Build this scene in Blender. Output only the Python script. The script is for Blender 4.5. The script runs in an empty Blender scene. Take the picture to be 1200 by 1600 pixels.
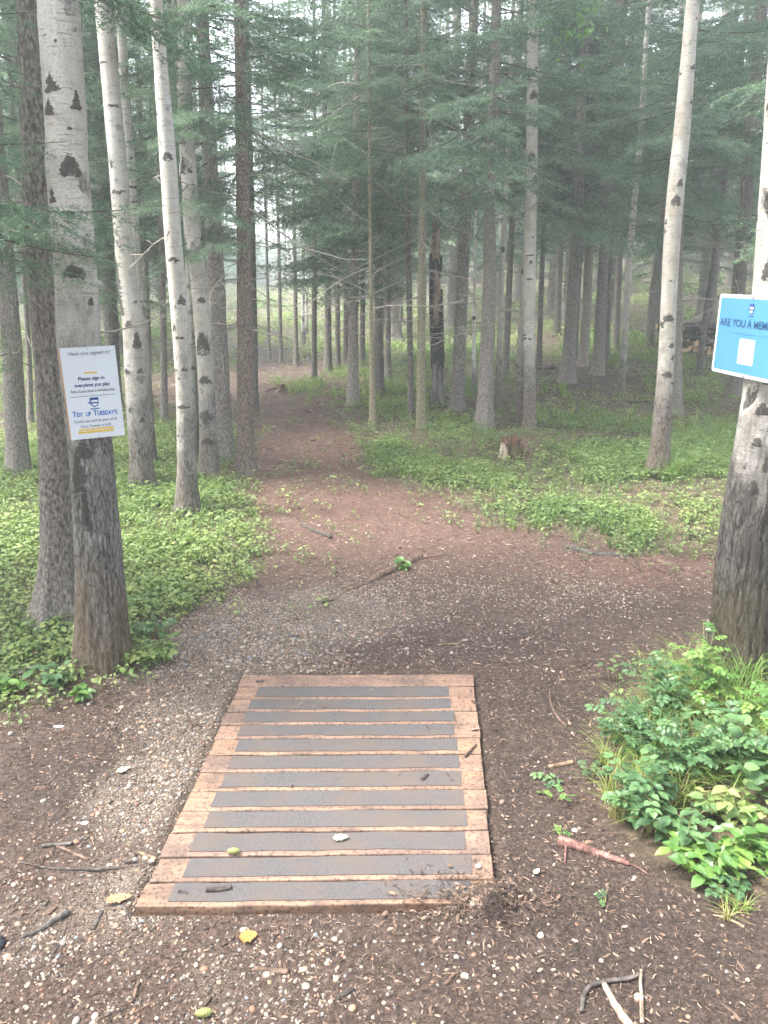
import bpy, math, random
import numpy as np
from mathutils import Vector, Matrix

# ------------------------------------------------------------------ camera, world, sun, exposure
S = bpy.context.scene
COL = S.collection
R = math.radians
CAMH = 1.55
PITCH = 16.87
FPX = 1240.0            # focal length in pixels of the 1200x1600 photograph
cam_d = bpy.data.cameras.new("camera")
cam_d.sensor_fit = 'VERTICAL'
cam_d.sensor_height = 24.0
cam_d.lens = 24.0 * FPX / 1600.0
cam_d.clip_start = 0.05
cam_d.clip_end = 800.0
cam = bpy.data.objects.new("camera", cam_d)
COL.objects.link(cam)
cam.location = (0, 0, CAMH)
cam.rotation_euler = (R(90 - PITCH), 0, 0)
S.camera = cam

SUN_EL, SUN_AZ = 60.0, 262.0     # azimuth measured clockwise from +Y
W = bpy.data.worlds.new("World")
S.world = W
W.use_nodes = True
wn = W.node_tree
wn.nodes.clear()
sky = wn.nodes.new('ShaderNodeTexSky')
sky.sky_type = 'NISHITA'
sky.sun_disc = False
sky.sun_elevation = R(SUN_EL)
sky.sun_rotation = R(SUN_AZ)
sky.air_density = 1.0
sky.dust_density = 4.0
sky.ozone_density = 1.0
bg = wn.nodes.new('ShaderNodeBackground')
bg.inputs['Strength'].default_value = 0.15
wo = wn.nodes.new('ShaderNodeOutputWorld')
hs = wn.nodes.new('ShaderNodeHueSaturation')      # thin overcast: the blue is washed out
hs.inputs['Saturation'].default_value = 0.42
wn.links.new(sky.outputs[0], hs.inputs['Color'])
wn.links.new(hs.outputs[0], bg.inputs['Color'])
wn.links.new(bg.outputs[0], wo.inputs['Surface'])

sun_d = bpy.data.lights.new("sun", 'SUN')
sun_d.energy = 1.5
sun_d.angle = R(14)
sun_d.color = (1.0, 0.95, 0.88)
sun = bpy.data.objects.new("sun", sun_d)
COL.objects.link(sun)
sd = Vector((math.sin(R(SUN_AZ)) * math.cos(R(SUN_EL)), math.cos(R(SUN_AZ)) * math.cos(R(SUN_EL)), math.sin(R(SUN_EL))))
sun.rotation_euler = sd.to_track_quat('Z', 'Y').to_euler()
sun.location = sd * 40

S.view_settings.view_transform = 'Standard'
S.view_settings.look = 'None'
S.view_settings.gamma = 1.0
S.view_settings.use_curve_mapping = False
S.view_settings.exposure = 3.22
S.cycles.use_denoising = True
S.cycles.max_bounces = 6
S.cycles.diffuse_bounces = 4
S.cycles.transmission_bounces = 3
S.cycles.glossy_bounces = 2
S.cycles.volume_bounces = 1
S.cycles.volume_step_rate = 4.0
S.cycles.volume_max_steps = 64
S.cycles.sample_clamp_indirect = 6.0
HAZE = 0.0075

rng = np.random.default_rng(7)
random.seed(7)

# ------------------------------------------------------------------ noise
def _hash(ix, iy, iz, seed):
    h = (ix.astype(np.int64) * 374761393 + iy.astype(np.int64) * 668265263 + iz.astype(np.int64) * 2147483647 + seed * 974711) & 0xffffffff
    h = ((h ^ (h >> 13)) * 1274126177) & 0xffffffff
    h = ((h ^ (h >> 16)) * 2246822519) & 0xffffffff
    return ((h ^ (h >> 15)) & 0xffffff) / float(0xffffff)

def vnoise(x, y, z=0.0, seed=0):
    x = np.asarray(x, float); y = np.asarray(y, float); z = np.asarray(z, float) + np.zeros_like(x)
    ix, iy, iz = np.floor(x), np.floor(y), np.floor(z)
    fx, fy, fz = x - ix, y - iy, z - iz
    fx = fx * fx * (3 - 2 * fx); fy = fy * fy * (3 - 2 * fy); fz = fz * fz * (3 - 2 * fz)
    r = 0
    for dx in (0, 1):
        for dy in (0, 1):
            for dz in (0, 1):
                w = (fx if dx else 1 - fx) * (fy if dy else 1 - fy) * (fz if dz else 1 - fz)
                r = r + w * _hash(ix + dx, iy + dy, iz + dz, seed)
    return r * 2 - 1

def fbm(x, y, z=0.0, seed=0, octs=4):
    r, a, f = 0, 1.0, 1.0
    for k in range(octs):
        r = r + a * vnoise(np.asarray(x) * f, np.asarray(y) * f, np.asarray(z) * f, seed + k * 17)
        a *= 0.5; f *= 2.03
    return r / 1.9

def sstep(a, b, x):
    t = np.clip((x - a) / (b - a), 0, 1)
    return t * t * (3 - 2 * t)

# ------------------------------------------------------------------ terrain height
BUMPS = []      # (x, y, sx, sy, h)
def T(x, y):
    x = np.asarray(x, float); y = np.asarray(y, float)
    right = sstep(-0.5, 3.5, x - 0.05 * y)
    left = sstep(0.0, 6.0, -x - 0.30 * y)
    slope = 0.018 + 0.042 * right - 0.006 * left
    d = np.maximum(0, y - 8.0)
    d = d - 0.5 * (1 - np.exp(-d / 0.5)) 
    h = slope * np.minimum(d, 60)
    h = h + 0.10 * sstep(6, 20, y) * fbm(x * 0.18, y * 0.18, 0, 5, 2)
    h = h + 0.035 * sstep(1.5, 5, np.abs(x) + y * 0.2) * fbm(x * 0.9, y * 0.9, 0, 9, 3)
    for bx, by, sx, sy, bh in BUMPS:
        h = h + bh * np.exp(-(((x - bx) / sx) ** 2 + ((y - by) / sy) ** 2))
    return h

cp, sp_ = math.cos(R(PITCH)), math.sin(R(PITCH))
def ray(px, py):
    a = (px - 600) / FPX; b = (800 - py) / FPX
    return Vector((a, cp + b * sp_, -sp_ + b * cp))      # per unit of camera depth
def flat(px, py, z=0.0):
    r = ray(px, py); t = (z - CAMH) / r.z
    return Vector((r.x * t, r.y * t, z))
def ground(px, py):
    r = ray(px, py); t0 = 0.5
    f = lambda t: CAMH + r.z * t - float(T(r.x * t, r.y * t))
    t = 0.8; prev = t
    while t < 90:
        if f(t) < 0: break
        prev = t; t *= 1.02
    a, b = prev, t
    for _ in range(18):
        m = (a + b) / 2
        if f(m) < 0: b = m
        else: a = m
    return Vector((r.x * a, r.y * a, float(T(r.x * a, r.y * a))))
def at_plane(px, py, Y):
    r = ray(px, py); t = Y / r.y
    return Vector((r.x * t, Y, CAMH + r.z * t))
def depth(p):
    return p[1] * cp - (p[2] - CAMH) * sp_

BUMPS += [(1.42, 2.25, 0.42, 0.62, 0.13), (-1.30, 3.15, 0.55, 0.5, 0.07), (-2.4, 3.4, 0.7, 0.6, 0.06)]

# ------------------------------------------------------------------ tagging
def tag(o, label=None, cat=None, group=None, kind=None):
    if label: o['label'] = label
    if cat: o['category'] = cat
    if group: o['group'] = group
    if kind: o['kind'] = kind
    return o
def empty(name, loc, label=None, cat=None, group=None, rot=(0, 0, 0)):
    o = bpy.data.objects.new(name, None)
    o.empty_display_size = 0.2
    COL.objects.link(o)
    o.location = loc; o.rotation_euler = rot
    return tag(o, label, cat, group)

# ------------------------------------------------------------------ geometry container
class Geo:
    """vertices, tri / quad faces with a material index, one tint value and one mark value per vertex"""
    def __init__(s):
        s.V = []; s.F3 = []; s.F4 = []; s.M3 = []; s.M4 = []; s.t = []; s.k = []; s.n = 0
    def add(s, V, F3=None, F4=None, m=0, tint=0.5, mark=0.0):
        V = np.asarray(V, float).reshape(-1, 3)
        if F3 is not None and len(F3):
            F3 = np.asarray(F3, int).reshape(-1, 3); s.F3.append(F3 + s.n); s.M3.append(np.full(len(F3), m, int) if np.isscalar(m) else m)
        if F4 is not None and len(F4):
            F4 = np.asarray(F4, int).reshape(-1, 4); s.F4.append(F4 + s.n); s.M4.append(np.full(len(F4), m, int) if np.isscalar(m) else m)
        s.V.append(V); s.t.append(np.zeros(len(V)) + tint); s.k.append(np.zeros(len(V)) + mark); s.n += len(V)
    def arrays(s):
        V = np.concatenate(s.V) if s.V else np.zeros((0, 3))
        F3 = np.concatenate(s.F3) if s.F3 else np.zeros((0, 3), int)
        F4 = np.concatenate(s.F4) if s.F4 else np.zeros((0, 4), int)
        M3 = np.concatenate(s.M3) if s.M3 else np.zeros(0, int)
        M4 = np.concatenate(s.M4) if s.M4 else np.zeros(0, int)
        return V, F3, F4, M3, M4, np.concatenate(s.t) if s.t else np.zeros(0), np.concatenate(s.k) if s.k else np.zeros(0)
    def mesh(s, name, mats, smooth=False):
        V, F3, F4, M3, M4, t, k = s.arrays()
        me = bpy.data.meshes.new(name)
        me.vertices.add(len(V)); me.vertices.foreach_set('co', V.astype(np.float32).ravel())
        nl = F3.size + F4.size
        me.loops.add(nl)
        me.loops.foreach_set('vertex_index', np.concatenate([F3.ravel(), F4.ravel()]).astype(np.int32))
        me.polygons.add(len(F3) + len(F4))
        ls = np.concatenate([np.arange(len(F3)) * 3, F3.size + np.arange(len(F4)) * 4]).astype(np.int32)
        me.polygons.foreach_set('loop_start', ls)
        me.polygons.foreach_set('material_index', np.concatenate([M3, M4]).astype(np.int32))
        me.polygons.foreach_set('use_smooth', np.full(len(ls), smooth))
        a = me.attributes.new('tint', 'FLOAT', 'POINT'); a.data.foreach_set('value', t.astype(np.float32))
        a = me.attributes.new('mark', 'FLOAT', 'POINT'); a.data.foreach_set('value', k.astype(np.float32))
        for m in mats: me.materials.append(m)
        me.update(calc_edges=True)
        return me
    def obj(s, name, mats, parent=None, loc=None, smooth=False):
        if not isinstance(mats, (list, tuple)): mats = [mats]
        o = bpy.data.objects.new(name, s.mesh(name, mats, smooth))
        COL.objects.link(o)
        if parent: o.parent = parent
        if loc is not None: o.location = loc
        return o

def link(name, me, parent=None, loc=None, rot=None, scale=None):
    o = bpy.data.objects.new(name, me); COL.objects.link(o)
    if parent: o.parent = parent
    if loc is not None: o.location = loc
    if rot is not None: o.rotation_euler = rot
    if scale is not None: o.scale = scale
    return o

def scatter(g, protos, which, pos, M, tint):
    """merge transformed copies: protos = list of (V,F3,F4,mat,tint); M = (n,3,3)"""
    for i, (PV, P3, P4, pm, pt) in enumerate(protos):
        idx = np.nonzero(which == i)[0]
        if not len(idx): continue
        V = np.einsum('nij,vj->nvi', M[idx], PV) + pos[idx][:, None, :]
        off = (np.arange(len(idx)) * len(PV))[:, None, None]
        f3 = (P3[None] + off).reshape(-1, 3) if len(P3) else None
        f4 = (P4[None] + off).reshape(-1, 4) if len(P4) else None
        tt = (tint[idx][:, None] + pt[None, :]).ravel()
        base = g.n
        V = V.reshape(-1, 3)
        g.V.append(V); g.t.append(tt); g.k.append(np.zeros(len(V)))
        if f3 is not None: g.F3.append(f3 + base); g.M3.append(np.tile(pm[0], len(idx)))
        if f4 is not None: g.F4.append(f4 + base); g.M4.append(np.tile(pm[1], len(idx)))
        g.n += len(V)

def proto(g):
    V, F3, F4, M3, M4, t, k = g.arrays()
    return (V, F3, F4, (M3, M4), t - 0.5)

def rotz(a):
    c, s = np.cos(a), np.sin(a); z = np.zeros_like(a); o = np.ones_like(a)
    return np.stack([np.stack([c, -s, z], -1), np.stack([s, c, z], -1), np.stack([z, z, o], -1)], -2)
def rotx(a):
    c, s = np.cos(a), np.sin(a); z = np.zeros_like(a); o = np.ones_like(a)
    return np.stack([np.stack([o, z, z], -1), np.stack([z, c, -s], -1), np.stack([z, s, c], -1)], -2)
def roty(a):
    c, s = np.cos(a), np.sin(a); z = np.zeros_like(a); o = np.ones_like(a)
    return np.stack([np.stack([c, z, s], -1), np.stack([z, o, z], -1), np.stack([-s, z, c], -1)], -2)

def tube(g, pts, rad, sides=6, m=0, tint=0.5, cap=True, rough=0.0, seed=0, rfun=None, mark=None):
    P = np.asarray(pts, float); n = len(P); rad = np.zeros(n) + rad
    Tn = np.gradient(P, axis=0); Tn /= np.linalg.norm(Tn, axis=1)[:, None] + 1e-9
    up = np.array([0, 0, 1.0]) if abs(Tn[:, 2]).mean() < 0.8 else np.array([0, 1.0, 0])
    A = np.cross(Tn, up); A /= np.linalg.norm(A, axis=1)[:, None] + 1e-9
    B = np.cross(Tn, A)
    th = np.arange(sides) * 2 * np.pi / sides
    rr = rad[:, None] * np.ones(sides)[None]
    if rough: rr = rr * (1 + rough * fbm(P[:, 0:1] * 12 + np.cos(th) * 1.3 + seed, P[:, 1:2] * 12 + np.sin(th) * 1.3, P[:, 2:3] * 12, seed, 3))
    if rfun is not None: rr = rfun(rr, th, P)
    V = P[:, None, :] + rr[..., None] * (np.cos(th)[None, :, None] * A[:, None, :] + np.sin(th)[None, :, None] * B[:, None, :])
    i = np.arange(n - 1)[:, None] * sides; j = np.arange(sides)[None]
    jn = (j + 1) % sides
    F4 = np.stack([i + j, i + jn, i + sides + jn, i + sides + j], -1).reshape(-1, 4)
    V = V.reshape(-1, 3); F3 = None
    if cap:
        V = np.vstack([V, P[0], P[-1]])
        j = np.arange(sides); jn = (j + 1) % sides; b = (n - 1) * sides
        F3 = np.vstack([np.stack([jn, j, np.full(sides, n * sides)], -1), np.stack([b + j, b + jn, np.full(sides, n * sides + 1)], -1)])
    mk = 0.0
    if mark is not None:
        mk = np.concatenate([mark(P, th, A, B).ravel(), np.zeros(2 if cap else 0)])
    g.add(V, F3, F4, m, tint, mk)

def smooth_path(pts, n):
    """Catmull-Rom through pts (k, d) -> (n, d)"""
    P = np.asarray(pts, float); k = len(P)
    if k == 2: 
        t = np.linspace(0, 1, n)[:, None]; return P[0] * (1 - t) + P[1] * t
    Q = np.vstack([2 * P[0] - P[1], P, 2 * P[-1] - P[-2]])
    L = np.concatenate([[0], np.cumsum(np.linalg.norm(np.diff(P[:, :3], axis=0), axis=1))])
    s = np.linspace(0, L[-1], n); out = []
    for v in s:
        i = min(int(np.searchsorted(L, v, 'right')) - 1, k - 2); u = (v - L[i]) / max(L[i + 1] - L[i], 1e-9)
        p0, p1, p2, p3 = Q[i], Q[i + 1], Q[i + 2], Q[i + 3]
        out.append(0.5 * (2 * p1 + (p2 - p0) * u + (2 * p0 - 5 * p1 + 4 * p2 - p3) * u * u + (3 * p1 - p0 - 3 * p2 + p3) * u ** 3))
    return np.array(out)

# ------------------------------------------------------------------ materials
class MB:
    def __init__(s, name):
        s.m = bpy.data.materials.new(name); s.m.use_nodes = True
        s.nt = s.m.node_tree; s.nt.nodes.clear()
        s.out = s.nt.nodes.new('ShaderNodeOutputMaterial')
    def n(s, typ, props=None, **inp):
        nd = s.nt.nodes.new('ShaderNode' + typ)
        for k, v in (props or {}).items(): setattr(nd, k, v)
        for k, v in inp.items():
            key = {'F': 'Factor'}.get(k, k.replace('_', ' '))
            if k.startswith('i') and k[1:].isdigit(): key = int(k[1:])
            sock = nd.inputs[key]
            if isinstance(v, bpy.types.NodeSocket): s.nt.links.new(v, sock)
            else: sock.default_value = v
        return nd
    def coord(s, scale=(1, 1, 1), which='Object'):
        tc = s.n('TexCoord')
        return s.n('Mapping', None, Vector=tc.outputs[which], Scale=scale).outputs[0]
    def noise(s, vec, scale, detail=4.0, rough=0.55):
        return s.n('TexNoise', None, Vector=vec, Scale=scale, Detail=detail, Roughness=rough).outputs['Fac']
    def ramp(s, fac, stops, mode='LINEAR'):
        r = s.n('ValToRGB', None, Fac=fac); e = r.color_ramp; e.interpolation = mode
        while len(e.elements) < len(stops): e.elements.new(0.5)
        for el, (p, c) in zip(e.elements, stops):
            el.position = p; el.color = (c, c, c, 1) if np.isscalar(c) else (*c, 1)
        return r.outputs[0]
    def mix(s, f, a, b):
        nd = s.n('Mix', {'data_type': 'RGBA'})
        for idx, v in ((0, f), (6, a), (7, b)):
            sock = nd.inputs[idx]
            if isinstance(v, bpy.types.NodeSocket): s.nt.links.new(v, sock)
            else: sock.default_value = v if idx == 0 else (*v, 1)
        return nd.outputs[2]
    def math(s, op, a, b=0.0, clamp=False):
        return s.n('Math', {'operation': op, 'use_clamp': clamp}, i0=a, i1=b).outputs[0]
    def attr(s, name):
        return s.n('Attribute', {'attribute_name': name}).outputs['Fac']
    def bump(s, h, strength, dist):
        return s.n('Bump', None, Height=h, Strength=strength, Distance=dist).outputs[0]
    def bsdf(s, col, rough=0.8, normal=None, spec=0.3):
        p = s.n('BsdfPrincipled')
        for key, v in (('Base Color', col), ('Roughness', rough), ('Specular IOR Level', spec)):
            if isinstance(v, bpy.types.NodeSocket): s.nt.links.new(v, p.inputs[key])
            else: p.inputs[key].default_value = (*v, 1) if key == 'Base Color' else v
        if normal is not None: s.nt.links.new(normal, p.inputs['Normal'])
        return p.outputs[0]
    def done(s, sh):
        s.nt.links.new(sh, s.out.inputs['Surface']); return s.m

def mat_plain(name, col, rough=0.7, spec=0.3, var=0.15, scale=20):
    b = MB(name); n = b.noise(b.coord(), scale)
    c = b.mix(n, tuple(x * (1 - var) for x in col), tuple(min(1, x * (1 + var)) for x in col))
    return b.done(b.bsdf(c, rough, None, spec))

def mat_leaf(name, stops, trans=0.35, rough=0.5, spec=0.35, objvar=0.25, tcol=(0.25, 0.40, 0.06)):
    """stops: colour ramp over the per-leaf tint attribute"""
    b = MB(name); t = b.attr('tint')
    oi = b.n('ObjectInfo').outputs['Random']
    big = b.noise(b.coord(), 1.3, 2)
    t = b.math('ADD', t, b.math('MULTIPLY', b.math('SUBTRACT', big, 0.5), 0.5))
    t = b.math('ADD', t, b.math('MULTIPLY', b.math('SUBTRACT', oi, 0.5), objvar), True)
    c = b.ramp(t, stops)
    p = b.bsdf(c, rough, None, spec)
    tr = b.n('BsdfTranslucent', None, Color=b.mix(0.5, c, tcol))
    return b.done(b.n('MixShader', None, Fac=trans, i1=p, i2=tr.outputs[0]).outputs[0])

M = {}
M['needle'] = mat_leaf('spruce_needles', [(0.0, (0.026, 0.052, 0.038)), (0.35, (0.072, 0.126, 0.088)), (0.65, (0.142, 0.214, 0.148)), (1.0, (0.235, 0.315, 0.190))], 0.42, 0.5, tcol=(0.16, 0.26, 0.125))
M['aspen_leaf'] = mat_leaf('aspen_leaf', [(0, (0.06, 0.14, 0.04)), (1, (0.12, 0.24, 0.07))], 0.5)
M['herb'] = mat_leaf('herb_leaf', [(0.0, (0.075, 0.125, 0.050)), (0.4, (0.155, 0.225, 0.080)), (0.75, (0.25, 0.315, 0.11)), (1.0, (0.38, 0.37, 0.16))], 0.4, 0.5)
M['rose_leaf'] = mat_leaf('shrub_leaf', [(0.0, (0.028, 0.068, 0.030)), (0.5, (0.065, 0.135, 0.055)), (1.0, (0.130, 0.225, 0.085))], 0.3, 0.45, 0.45)
M['bright_leaf'] = mat_leaf('bright_leaf', [(0.0, (0.05, 0.12, 0.035)), (0.5, (0.10, 0.205, 0.05)), (1.0, (0.20, 0.30, 0.07))], 0.35, 0.35, 0.5)
M['grass'] = mat_leaf('grass_blade', [(0.0, (0.05, 0.12, 0.02)), (0.45, (0.12, 0.22, 0.045)), (0.75, (0.22, 0.26, 0.08)), (1.0, (0.36, 0.28, 0.13))], 0.3, 0.5)

def mat_birch(name, zdark, zsoft, dark=(0.15, 0.142, 0.132), white=(0.39, 0.375, 0.35), stain=0.0, patch=0.0, sc=((0.06, 0.042, 0.022), (0.19, 0.125, 0.075))):
    b = MB(name)
    P = b.coord(); z = b.n('SeparateXYZ', None, Vector=P).outputs['Z']
    n1 = b.noise(b.coord((5, 5, 3)), 1.0, 5)
    wh = b.mix(b.ramp(n1, [(0.4, 0.0), (0.72, 1.0)]), white, tuple(w * f for w, f in zip(white, (0.74, 0.68, 0.60))))
    # fine horizontal lenticels
    ln = b.noise(b.coord((14, 14, 130)), 1.0, 3)
    wh = b.mix(b.math('MULTIPLY', b.ramp(ln, [(0.58, 0.0), (0.66, 1.0)]), 0.65), wh, (0.17, 0.15, 0.13))
    sp = b.noise(b.coord((110, 110, 170)), 1.0, 5, 0.7)
    wh = b.mix(b.math('MULTIPLY', b.ramp(sp, [(0.50, 0.0), (0.62, 1.0)]), 0.55), wh, (0.19, 0.175, 0.155))
    bl = b.noise(b.coord((18, 18, 12)), 1.0, 6, 0.7)
    wh = b.mix(b.math('MULTIPLY', b.ramp(bl, [(0.52, 0.0), (0.70, 1.0)]), 0.6), wh, tuple(w * 0.52 for w in white))
    pn = b.noise(b.coord((9, 9, 7)), 1.0, 5, 0.6)
    # rough bark
    cr0 = b.noise(b.coord((105, 105, 34)), 1.0, 8, 0.75)
    wv = b.n('TexNoise', None, Vector=b.coord((9, 9, 5)), Scale=1.0, Detail=3.0)
    vm = b.n('VectorMath', {'operation': 'MULTIPLY_ADD'}, i0=wv.outputs['Color'], i1=(0.9, 0.9, 0.6), i2=b.coord((44, 44, 8)))
    fv = b.n('TexVoronoi', {'feature': 'DISTANCE_TO_EDGE'}, Vector=vm.outputs[0], Scale=1.0).outputs['Distance']
    crk = b.ramp(fv, [(0.0, 0.0), (0.07, 1.0)])
    cr = b.math('MULTIPLY', cr0, b.math('ADD', b.math('MULTIPLY', crk, 0.30), 0.72))
    dk = b.ramp(cr, [(0.34, tuple(c * 0.28 for c in dark)), (0.5, dark), (0.72, tuple(c * 2.3 for c in dark))])
    if stain:
        sn = b.noise(b.coord((6, 6, 2)), 1.0, 3)
        zs = b.math('ADD', z, b.math('MULTIPLY', b.math('SUBTRACT', sn, 0.5), 0.9))
        dk = b.mix(b.math('MULTIPLY', b.ramp(zs, [(0.22, 1.0), (0.42, 0.0)]), stain), dk, b.mix(cr, *sc))
    zn = b.math('ADD', z, b.math('MULTIPLY', b.math('SUBTRACT', pn, 0.5), zsoft * 2.6))
    f = b.n('MapRange', None, Value=zn, From_Min=zdark + zsoft * 0.5, From_Max=zdark - zsoft * 0.5).outputs[0]
    if patch:
        f = b.math('MAXIMUM', f, b.math('MULTIPLY', b.ramp(pn, [(0.60, 0.0), (0.66, 1.0)]), patch))
    c = b.mix(f, wh, dk)
    mk = b.attr('mark'); mn = b.math('ADD', mk, b.math('MULTIPLY', b.math('SUBTRACT', b.noise(b.coord((34, 34, 75)), 1.0, 6, 0.75), 0.5), 3.4))
    c = b.mix(b.ramp(mn, [(0.46, 0.0), (0.56, 1.0)]), c, b.mix(cr, (0.010, 0.009, 0.008), (0.11, 0.10, 0.09)))
    h = b.math('ADD', b.math('MULTIPLY', b.math('MULTIPLY', cr, f), 1.0), b.math('ADD', b.math('MULTIPLY', ln, 0.15), b.math('MULTIPLY', sp, 0.12)))
    return b.done(b.bsdf(c, 0.8, b.bump(h, 0.9, 0.02), 0.2))
M['birch_near'] = mat_birch('birch_bark_near', 1.20, 0.55, stain=0.65, patch=0.7)
M['birch_right'] = mat_birch('birch_bark_right', 0.95, 0.45, dark=(0.075, 0.070, 0.064), stain=0.55, patch=0.95, sc=((0.025, 0.022, 0.012), (0.12, 0.095, 0.045)))
M['birch'] = mat_birch('birch_bark', 0.70, 0.8, stain=0.3, patch=0.75)
M['aspen'] = mat_birch('aspen_bark', 0.75, 0.5, dark=(0.15, 0.13, 0.115), white=(0.38, 0.365, 0.335), stain=0.3, patch=0.35)
M['birch_far'] = mat_birch('birch_bark_far', 0.35, 0.3, white=(0.62, 0.61, 0.58), patch=0.6)

def mat_spruce(name, a, b_, c_, lich=0.2, zs=22):
    b = MB(name)
    oi = b.n('ObjectInfo').outputs['Random']
    cr = b.noise(b.coord((95, 95, zs * 1.9)), 1.0, 8, 0.74)
    vo = b.n('TexVoronoi', {'feature': 'F1'}, Vector=b.coord((85, 85, 50)), Scale=1.0)
    c = b.ramp(cr, [(0.36, tuple(x * 0.6 for x in a)), (0.50, b_), (0.66, c_)])
    c = b.mix(b.math('MULTIPLY', b.ramp(vo.outputs['Distance'], [(0.5, 0.0), (0.85, 1.0)]), 0.6), c, tuple(x * 0.5 for x in a))
    lm = b.ramp(b.noise(b.coord((4, 4, 2.5)), 1.0, 5), [(0.5, 0.0), (0.75, 1.0)])
    c = b.mix(b.math('MULTIPLY', lm, lich), c, (0.27, 0.28, 0.22))
    c = b.mix(b.math('MULTIPLY', oi, 0.3), c, tuple(x * 1.3 for x in b_))
    h = b.math('SUBTRACT', cr, b.math('MULTIPLY', vo.outputs['Distance'], 0.4))
    return b.done(b.bsdf(c, 0.9, b.bump(h, 0.9, 0.02), 0.15))
M['spruce'] = mat_spruce('spruce_bark', (0.075, 0.065, 0.058), (0.195, 0.172, 0.155), (0.35, 0.315, 0.285))
M['spruce_pale'] = mat_spruce('spruce_bark_pale', (0.11, 0.09, 0.075), (0.26, 0.22, 0.19), (0.42, 0.37, 0.33), 0.35)
M['spruce_red'] = mat_spruce('spruce_bark_reddish', (0.06, 0.048, 0.042), (0.17, 0.130, 0.110), (0.31, 0.25, 0.21))
M['spruce_dark'] = mat_spruce('spruce_bark_dark', (0.05, 0.044, 0.040), (0.135, 0.120, 0.108), (0.26, 0.235, 0.215))
M['green_bark'] = mat_spruce('greenish_bark', (0.11, 0.095, 0.065), (0.23, 0.205, 0.14), (0.36, 0.34, 0.24), 0.5)
M['twig'] = mat_plain('dead_twig', (0.25, 0.225, 0.20), 0.9, 0.1, 0.35, 30)
M['wood_dark'] = mat_plain('branch_wood', (0.075, 0.06, 0.05), 0.9, 0.1, 0.3, 30)

# ------------------------------------------------------------------ spruce foliage
def shoots_for_branch(L, r, fine):
    """flat drooping spray: returns wood segments and needle-bearing shoots (p0, p1)"""
    ns = 14
    s = np.linspace(0, 1, ns)
    droop = r.uniform(0.10, 0.32); up = r.uniform(0.04, 0.16); side = r.uniform(-0.12, 0.12)
    ax = np.stack([L * s, L * side * s ** 2 + 0.02 * L * np.sin(s * 7 + r.uniform(0, 6)), -droop * L * s ** 1.1 + up * L * s ** 3], -1)
    A = lambda u: np.array([np.interp(u, s, ax[:, k]) for k in range(3)])
    wood = [(ax, np.linspace(0.0045 * L + 0.001, 0.001, ns))]
    sh = []
    k = 0; u = r.uniform(0.16, 0.30); step = fine / L
    sh.append((A(0.72), A(1.0)))
    while u < 0.98:
        for sd_ in (-1, 1):
            if r.random() < 0.12: continue
            uu = min(0.99, u + r.uniform(-0.3, 0.3) * step)
            p = A(uu)
            l = (0.40 * L * (1 - uu) ** 0.75 + 0.05) * r.uniform(0.6, 1.15) * min(1, (uu + 0.12) / 0.4)
            ang = R(r.uniform(42, 66)) * sd_
            d = np.array([math.cos(ang), math.sin(ang), r.uniform(-0.42, 0.02)]); d /= np.linalg.norm(d)
            e = p + d * l + np.array([0, 0, -0.10 * l])
            sh.append((p, e))
            if l > 0.13:
                v = r.uniform(0.15, 0.3)
                while v < 0.95:
                    for s2 in (-1, 1):
                        q = p + (e - p) * v
                        a2 = ang + s2 * R(r.uniform(38, 58))
                        l2 = l * 0.45 * (1 - v) ** 0.7 * r.uniform(0.6, 1.1) + 0.03
                        d2 = np.array([math.cos(a2), math.sin(a2), r.uniform(-0.5, 0.08)]); d2 /= np.linalg.norm(d2)
                        sh.append((q, q + d2 * l2))
                    v += fine * 1.0 / l
        u += step
    return wood, sh

def needle_branch(L, seed, fine, nstep, nlen, nwid):
    r = np.random.default_rng(seed)
    wood, sh = shoots_for_branch(L, r, fine)
    g = Geo()
    for p, rad in wood: tube(g, p, rad, 4, 1, 0.5, False)
    P0 = np.array([a for a, b in sh]); P1 = np.array([b for a, b in sh])
    D = P1 - P0; l = np.linalg.norm(D, axis=1); D = D / l[:, None]
    # thin woody strips along the shoots
    cnt = np.maximum(2, (l / nstep).astype(int))
    idx = np.repeat(np.arange(len(sh)), cnt)
    u = r.random(len(idx)) 
    p = P0[idx] + D[idx] * (u * l[idx])[:, None]
    rnd = r.normal(size=(len(idx), 3)) * np.array([1, 1, 0.75]); rnd[:, 2] += 0.15
    rnd -= D[idx] * (rnd * D[idx]).sum(1)[:, None]; rnd /= np.linalg.norm(rnd, axis=1)[:, None]
    d = D[idx] * r.uniform(0.45, 0.95, len(idx))[:, None] + rnd * r.uniform(0.5, 0.9, len(idx))[:, None]
    d /= np.linalg.norm(d, axis=1)[:, None]
    ln = nlen * r.uniform(0.7, 1.2, len(idx))
    side = np.cross(d, r.normal(size=(len(idx), 3))); side /= np.linalg.norm(side, axis=1)[:, None]
    w = nwid * 0.5 * r.uniform(0.8, 1.2, len(idx))
    a = p - side * w[:, None]; b = p + side * w[:, None]; c = p + d * ln[:, None]
    V = np.stack([a, b, c], 1).reshape(-1, 3)
    F3 = np.arange(len(V)).reshape(-1, 3)
    tip = (u > 0.75).astype(float)
    shv = r.uniform(-0.12, 0.12, len(sh))[idx]
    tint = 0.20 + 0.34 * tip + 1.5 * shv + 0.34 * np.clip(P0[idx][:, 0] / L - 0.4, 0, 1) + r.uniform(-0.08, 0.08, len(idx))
    g.add(V, F3, None, 0, np.repeat(tint, 3))
    return proto(g)

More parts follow.
